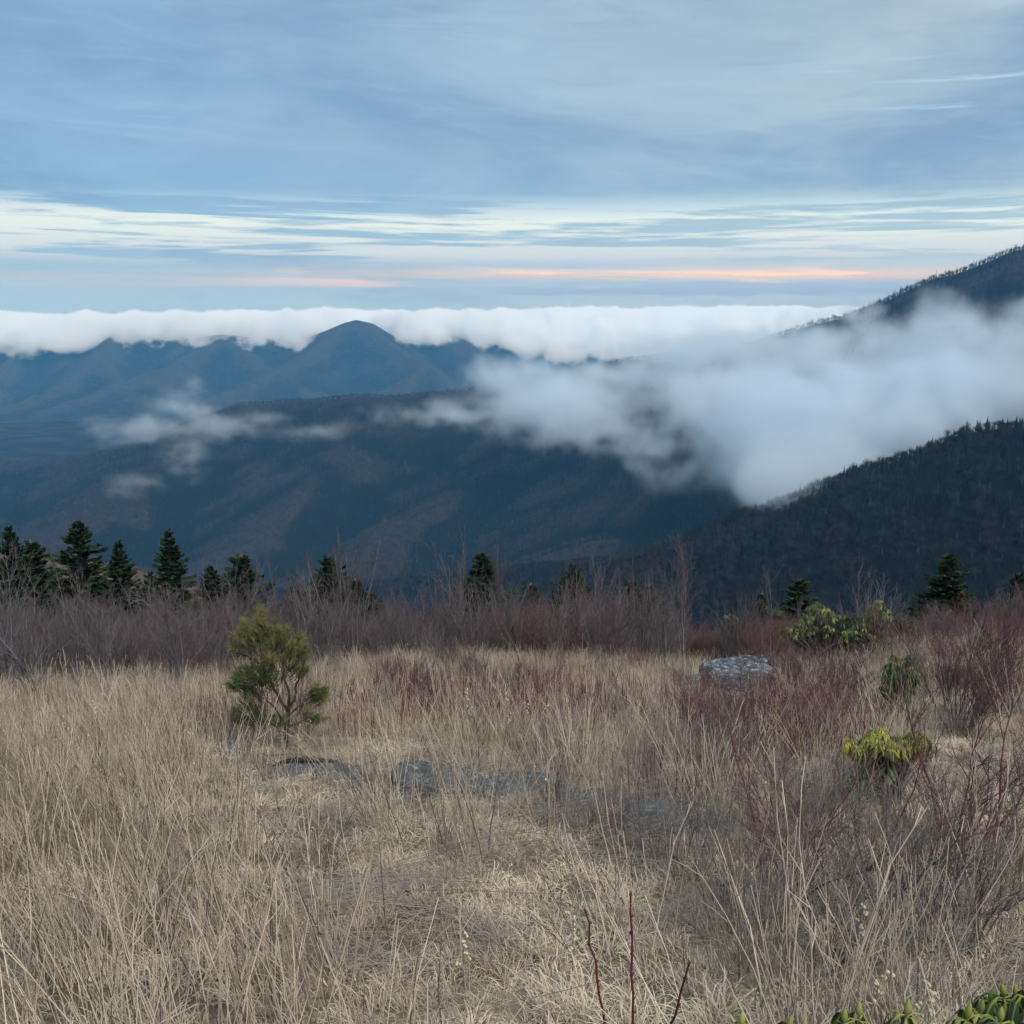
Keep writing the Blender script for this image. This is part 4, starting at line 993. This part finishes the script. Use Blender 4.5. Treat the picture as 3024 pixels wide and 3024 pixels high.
def rock(px, py, sx, sy, sz, lab, mat=None, rz=0, boxy=.5, seed=0, sink=.35, subdiv=5, drop=0.0):
    p = gp(px, py); bm = bmesh.new(); bmesh.ops.create_icosphere(bm, subdivisions=subdiv, radius=1)
    for v in bm.verts:
        d = v.co.normalized(); k = max(abs(d.x), abs(d.y), abs(d.z)); c = d*(1-boxy)+(d/k)*boxy
        nn = mn.fractal(d*1.3+Vector((seed*7.1, 3, 1)), .8, 2.1, 6); st = mn.fractal(Vector((d.x*.8+seed, d.y*.8, d.z*5)), 1, 2, 3)
        c *= 1+.16*nn+.035*st
        v.co = Vector((c.x*sx, c.y*sy, c.z*sz))
    me = bpy.data.meshes.new('rock'); bm.to_mesh(me); bm.free(); me.materials.append(mat or M_rock)
    o = bpy.data.objects.new('boulder' if boxy > .6 else 'rock', me); COL.objects.link(o); o.location = (p.x, p.y, p.z+sz*(1-2*sink)-drop); o.rotation_euler = (.02, -.03, rz)
    return tag(o, lab, 'rock')
rock(738, 690, .74, .5, .42, 'squared grey boulder with white lichen at the far edge of the meadow', rz=.12, boxy=.8, seed=2, sink=.26)
rock(703, 688, .4, .3, .24, 'dark low rock touching the left end of the squared boulder', rz=.3, boxy=.4, seed=4)
rock(233, 755, .14, .12, .12, 'small blue grey rock left of the foot of the young pine', seed=5, sink=.3)
G_O = 'flat rocks half sunk in the grass'
for i, (px, py, sx, sy, sz, lab) in enumerate([
    (310, 775, .42, .26, .10, 'flat lichen spotted rock under the dark weathered log'), (343, 780, .28, .22, .10, 'smooth pale rock right of the log'),
    (414, 800, .27, .28, .27, 'upright rounded grey rock in the middle row, partly behind stalks'), (455, 790, .3, .3, .12, 'low grey slab right of the upright rounded rock'),
    (520, 796, .42, .35, .12, 'wide low slab in the middle of the row of rocks'), (592, 812, .36, .3, .10, 'grey slab half buried between the wide slab and the last rock'),
    (672, 830, .48, .3, .13, 'last rock of the row at the right, blue grey with pale lichen')]):
    o = rock(px, py, sx, sy, sz*.85, lab, M_rock2, rz=rng.uniform(-.3, .3), boxy=.3, seed=10+i, sink=.27); o['group'] = G_O
# weathered log on the flat rock
b0 = gp(308, 771)
P = np.array([[-.40, .02, .05], [-.28, 0, .12], [-.1, -.02, .17], [.1, 0, .16], [.27, .01, .12], [.36, 0, .13]]); s = np.linspace(0, 5, 22)
P = np.stack([np.interp(s, np.arange(6), P[:, c]) for c in range(3)], 1)+np.random.default_rng(2).normal(0, .004, (22, 3))
ac = Acc(); ac.add(tube_batch(P[None], (np.interp(s, [0, 1, 3, 5], [.012, .03, .034, .028]))[None], 8))
lg = ac.obj('log', [M_dark], smooth=True); lg.location = (b0.x, b0.y-.1, b0.z+.03); tag(lg, 'dark weathered curved log lying on the flat lichen spotted rock', 'log')
ac = Acc(); ac.add(tube_batch(np.array([[[-.30, -.05, .07], [-.1, -.07, .11], [.15, -.06, .09]]]), np.array([[.008, .016, .01]]), 6)); ac.obj('split_branch', [M_bark], parent=lg)
# pale broken snag stump under the yellow leaved evergreen
p = gp(883, 838); ac = Acc(); ac.add(tube_batch(np.array([[[0, 0, -.05], [.01, 0, .25], [-.02, 0, .42], [-.02, 0, .5]]]), np.array([[.035, .03, .022, .004]]), 7))
sn = ac.obj('broken_stub', [M_pale], smooth=True); sn.location = p; tag(sn, 'pale broken dead stub standing under the yellow leaved evergreen', 'stump')

# ------------------------------------------------------------------ rhododendrons
def leaf_mat(name, c1, c2, mid_):
    m, T, b = mat_new(name); uvn = T.new('ShaderNodeTexCoord').outputs['Object']; x, y, z = T.sep(uvn)
    oi = S(T, T.new('ShaderNodeObjectInfo').outputs['Random'])
    c = T.mix(oi, c1, c2); rib = T.new('ShaderNodeMath'); rib.operation = 'ABSOLUTE'; T.put(y, rib.inputs[0])
    c = T.mix(S(T, rib.outputs[0]).smooth(.0035, .0012), c, mid_); c = T.mix(x.smooth(.035, .012), c, mid_)
    T.put(c, b.inputs['Base Color']); b.inputs['Roughness'].default_value = .5; b.inputs['Specular IOR Level'].default_value = .35; return m
M_lf = leaf_mat('rhododendron_leaf', (.028, .055, .02), (.06, .085, .024), (.26, .27, .05))
M_lfy = leaf_mat('yellow_rhododendron_leaf', (.11, .13, .025), (.23, .21, .035), (.36, .33, .06))
M_lfg = leaf_mat('blue_green_leaf', (.025, .065, .04), (.05, .09, .05), (.16, .2, .07))
M_lfd = leaf_mat('olive_leaf', (.02, .034, .012), (.045, .055, .017), (.09, .095, .028))
M_bud = plant_mat('rhododendron_bud', (.27, .28, .07), (.22, .24, .07))
def leaf_mesh(name, mat, L_=.12, W=.017, droop=1.0, curl=.5):
    m = 7; s = np.linspace(0, 1, m); w = W*np.array([.14, .16, .6, 1, .95, .62, .03])
    ang = droop*np.array([-.3, .8, 1.38, 1.48, 1.5, 1.52, 1.52]); x = np.concatenate([[0], np.cumsum(np.cos(ang[:-1])*L_/(m-1))]); z = np.concatenate([[0], np.cumsum(-np.sin(ang[:-1])*L_/(m-1))])
    V = []
    for i in range(m):
        for k, q in ((-1, 1), (0, 0), (1, 1)): V.append((x[i]-(0), k*w[i]*(1-.35*curl), z[i]-q*w[i]*curl))
    F = [];
    for i in range(m-1):
        for k in (0, 1): F.append((i*3+k, i*3+k+1, i*3+k+4, i*3+k+3))
    return mesh_data(name, np.array(V), np.array(F), True, [mat])
LFM = {'g': [leaf_mesh('leaf', M_lf, .12, .017, d) for d in (.85, 1.02)], 'y': [leaf_mesh('leaf', M_lfy, .11, .014, d) for d in (.95, 1.05)], 'b': [leaf_mesh('leaf', M_lfg, .13, .02, d) for d in (.6, .85)], 'd': [leaf_mesh('leaf', M_lfd, .115, .017, d) for d in (.75, .95)]}
bv = Acc(); vv = []
prof = [(0, .004), (.008, .009), (.02, .0105), (.032, .006), (.040, .0008)]
k = 8; V = [(math.cos(a*6.2832/k)*r_, math.sin(a*6.2832/k)*r_, z_) for z_, r_ in prof for a in range(k)]
F = [(i*k+j, i*k+(j+1) % k, (i+1)*k+(j+1) % k, (i+1)*k+j) for i in range(len(prof)-1) for j in range(k)]
BUD = mesh_data('bud', np.array(V), np.array(F), True, [M_bud])
rgr = np.random.default_rng(91)
def whorl(parent, c, n, kind, s=1.0, bud=True, join=None, lean=(0, 0)):
    a0 = rgr.uniform(0, 6.28)
    for k in range(n):
        me = LFM[kind][rgr.integers(0, 2)]
        a = a0+k*6.283/n+rgr.normal(0, .15); sc = s*rgr.uniform(.8, 1.15)
        M = Matrix.Translation(Vector(c)+Vector((0, 0, -rgr.uniform(0, .01)))) @ Matrix.Rotation(a, 4, 'Z') @ Matrix.Rotation(rgr.normal(0.05, .15), 4, 'Y') @ Matrix.Rotation(rgr.normal(0, .2), 4, 'X') @ Matrix.Scale(sc, 4)
        if join is None:
            o = bpy.data.objects.new('leaf', me); COL.objects.link(o); o.parent = parent; o.matrix_local = M
        else:
            V = np.empty(len(me.vertices)*3, np.float32); me.vertices.foreach_get('co', V); V = V.reshape(-1, 3)
            Fq = np.empty(len(me.loops), np.int32); me.loops.foreach_get('vertex_index', Fq)
            Mn = np.array(M); join.add((V @ Mn[:3, :3].T+Mn[:3, 3], Fq.reshape(-1, 4)), {'g': 0, 'y': 1, 'b': 2, 'd': 3}[kind])
    if bud:
        o = bpy.data.objects.new('bud', BUD); COL.objects.link(o); o.parent = parent; o.location = c; o.scale = (s*.7, s*.7, s*rgr.uniform(.7, 1.0)); o.rotation_euler = (rgr.normal(0, .1), rgr.normal(0, .1), 0)
def rhodo(base, tips, lab, n=9, s=1.0, bud=True, part_max=280, kinds=None, r=.012):
    """tips: list of (local point, kind)"""
    o = empty('rhododendron', base, lab, 'evergreen shrub', 'rhododendrons')
    ac = Acc()
    for c, kd in tips:
        c = np.array(c); m1 = np.array([c[0]*.35, c[1]*.35, c[2]*.5])+rgr.normal(0, .03, 3); m2 = np.array([c[0]*.9, c[1]*.9, c[2]*.85])
        ac.add(tube_batch(np.array([[[rgr.normal(0, .03), rgr.normal(0, .03), -.08], m1, m2, c]]), np.array([[r, r*.7, r*.45, r*.3]]), 5))
    ac.obj('stems', [M_bark], parent=o)
    jn = Acc(); cnt = 0; order = sorted(tips, key=lambda t: t[0][1])
    for c, kd in order:
        if cnt+n <= part_max: whorl(o, c, n, kd, s, bud); cnt += n
        else: whorl(o, c, n, kd, s, False, join=jn)
    if jn.n: f = jn.obj('foliage', [M_lf, M_lfy, M_lfg, M_lfd], parent=o, smooth=True); f['kind'] = 'stuff'
    return o
# the yellow leaved one on the slope: a flat topped dome of drooping yellow green whorls
base = gp(893, 805); Yb = base.y; tips = []
for _ in range(230):
    u = rgr.uniform(-1, 1); v = rgr.uniform(-1, 1)
    if u*u+v*v > 1: continue
    px = 889+u*44; topy = 731+9*abs(u)**2.0+4*math.sin(u*7)
    p = at(px, topy+rgr.uniform(0, 7)+max(0, -v)*14, Yb+v*.5) - base
    tips.append(((p.x, p.y, p.z), 'y' if rgr.random() < .72 else 'g'))
for _ in range(16):
    p = at(868+rgr.normal(0, 12), 765+rgr.normal(0, 9), Yb-.25+rgr.normal(0, .1))-base; tips.append(((p.x, p.y, p.z), 'b'))
rhodo(base, tips, 'rhododendron with drooping yellow green leaves standing alone on the slope at the right', n=7, s=1.12)
# the drooping green one left of the big vase shaped shrub
base = gp(903, 715); Yb = base.y; tips = []
for _ in range(120):
    u, v, w_ = unit(rgr.normal(0, 1, 3))*rgr.random()**.33
    p = at(900+u*19-5*w_, 680+w_*31, Yb+v*.5)-base; tips.append(((p.x, p.y, p.z), rgr.choice(['d', 'b', 'y'], p=[.5, .3, .2])))
rhodo(base, tips, 'taller drooping dark green rhododendron beside the big vase shaped red shrub', n=7, s=1.25, bud=False)
# the broad mounds in the thicket
for (cx, cyy, rx, ry, Y, lab, nt) in [(826, 626, 46, 20, 26, 'broad rhododendron, left mound of the pair behind the red shrubs', 480), (882, 629, 42, 22, 25, 'broad rhododendron, right mound of the pair, brighter yellow green', 480),
                                  (898, 646, 24, 13, 23.5, 'small bright rhododendron mound in front of the right one of the pair', 110), (740, 626, 26, 14, 33, 'dim rhododendron left of the pair of mounds, behind saplings', 80),
                                  (528, 619, 18, 9, 38, 'greyish rhododendron mound above the reddish shrubs in the middle', 70), (950, 618, 14, 7, 36, 'small rhododendron tuft at the foot of the shaggy spruce', 40)]:
    x0 = at(cx, cyy, Y).x; base = Vector((x0, Y, gz(x0, Y))); tips = []
    for _ in range(nt):
        a = rgr.uniform(0, 3.14159); q = math.sqrt(rgr.random()); v = rgr.uniform(-1, 1)
        u = math.cos(a)*q; w_ = math.sin(a)*q
        lump = 1+.25*math.sin(u*6+cx)
        p = at(cx+u*rx, cyy+ry*.5-w_*ry*1.5*lump*math.sqrt(max(0, 1-u*u*.7)), Y+v*rx*Y/FPX*.7)-base; tips.append(((p.x, p.y, max(.2, p.z)), rgr.choice(['d', 'y', 'b'], p=[.72, .10, .18])))
    rhodo(base, tips, lab, n=7, s=1.2, bud=False, part_max=0, r=.02)
# plants right in front of the viewer, only their tops in view
def front(base_px, Yf, pts, lab, n=9, s=1.0):
    x0 = at(base_px, 1100, Yf).x; b = Vector((x0, Yf, gz(x0, Yf))); tips = []
    for px, py, dY, kd in pts: p = at(px, py+22, Yf+dY)-b; tips.append(((p.x, p.y, p.z), kd))
    return rhodo(b, tips, lab, n=n, s=s, r=.01)
front(985, 1.75, [(px+42, py+12, q, k_) for px, py, q, k_ in [(925, 962+22, 0, 'g'), (938, 958+20, .08, 'g'), (948, 955+12, .12, 'g'), (962, 950+12, .1, 'g'), (975, 955+10, .16, 'g'), (985, 950+12, .05, 'g'), (998, 952+12, .12, 'g'), (1010, 955+8, .1, 'g'), (1022, 958+8, .05, 'g'), (1034, 962, .1, 'g'),
      (958, 975+12, -.05, 'g'), (990, 980+14, -.06, 'g'), (1012, 978+12, -.08, 'g'), (968, 1000, -.12, 'b'), (984, 1003, -.12, 'g'), (1005, 1002, -.1, 'g'), (920, 1012, -.1, 'g'), (1028, 1000, -.1, 'g'), (1050, 980, 0, 'g')]],
      'rhododendron with yellow leaf stalks and buds in the bottom right corner', 10, .95)
front(800, 1.6, [(742, 1003, 0, 'g'), (788, 1008, .06, 'g'), (803, 1012, -.04, 'g'), (844, 1000, .03, 'g'), (859, 994, .06, 'g'), (906, 992, 0, 'g'), (770, 1040, -.05, 'b'), (825, 1045, 0, 'b'), (880, 1045, -.05, 'b')],
      'low rhododendron whose pointed yellow buds just reach up over the bottom edge', 6, .85)
print('objects', len(bpy.data.objects))
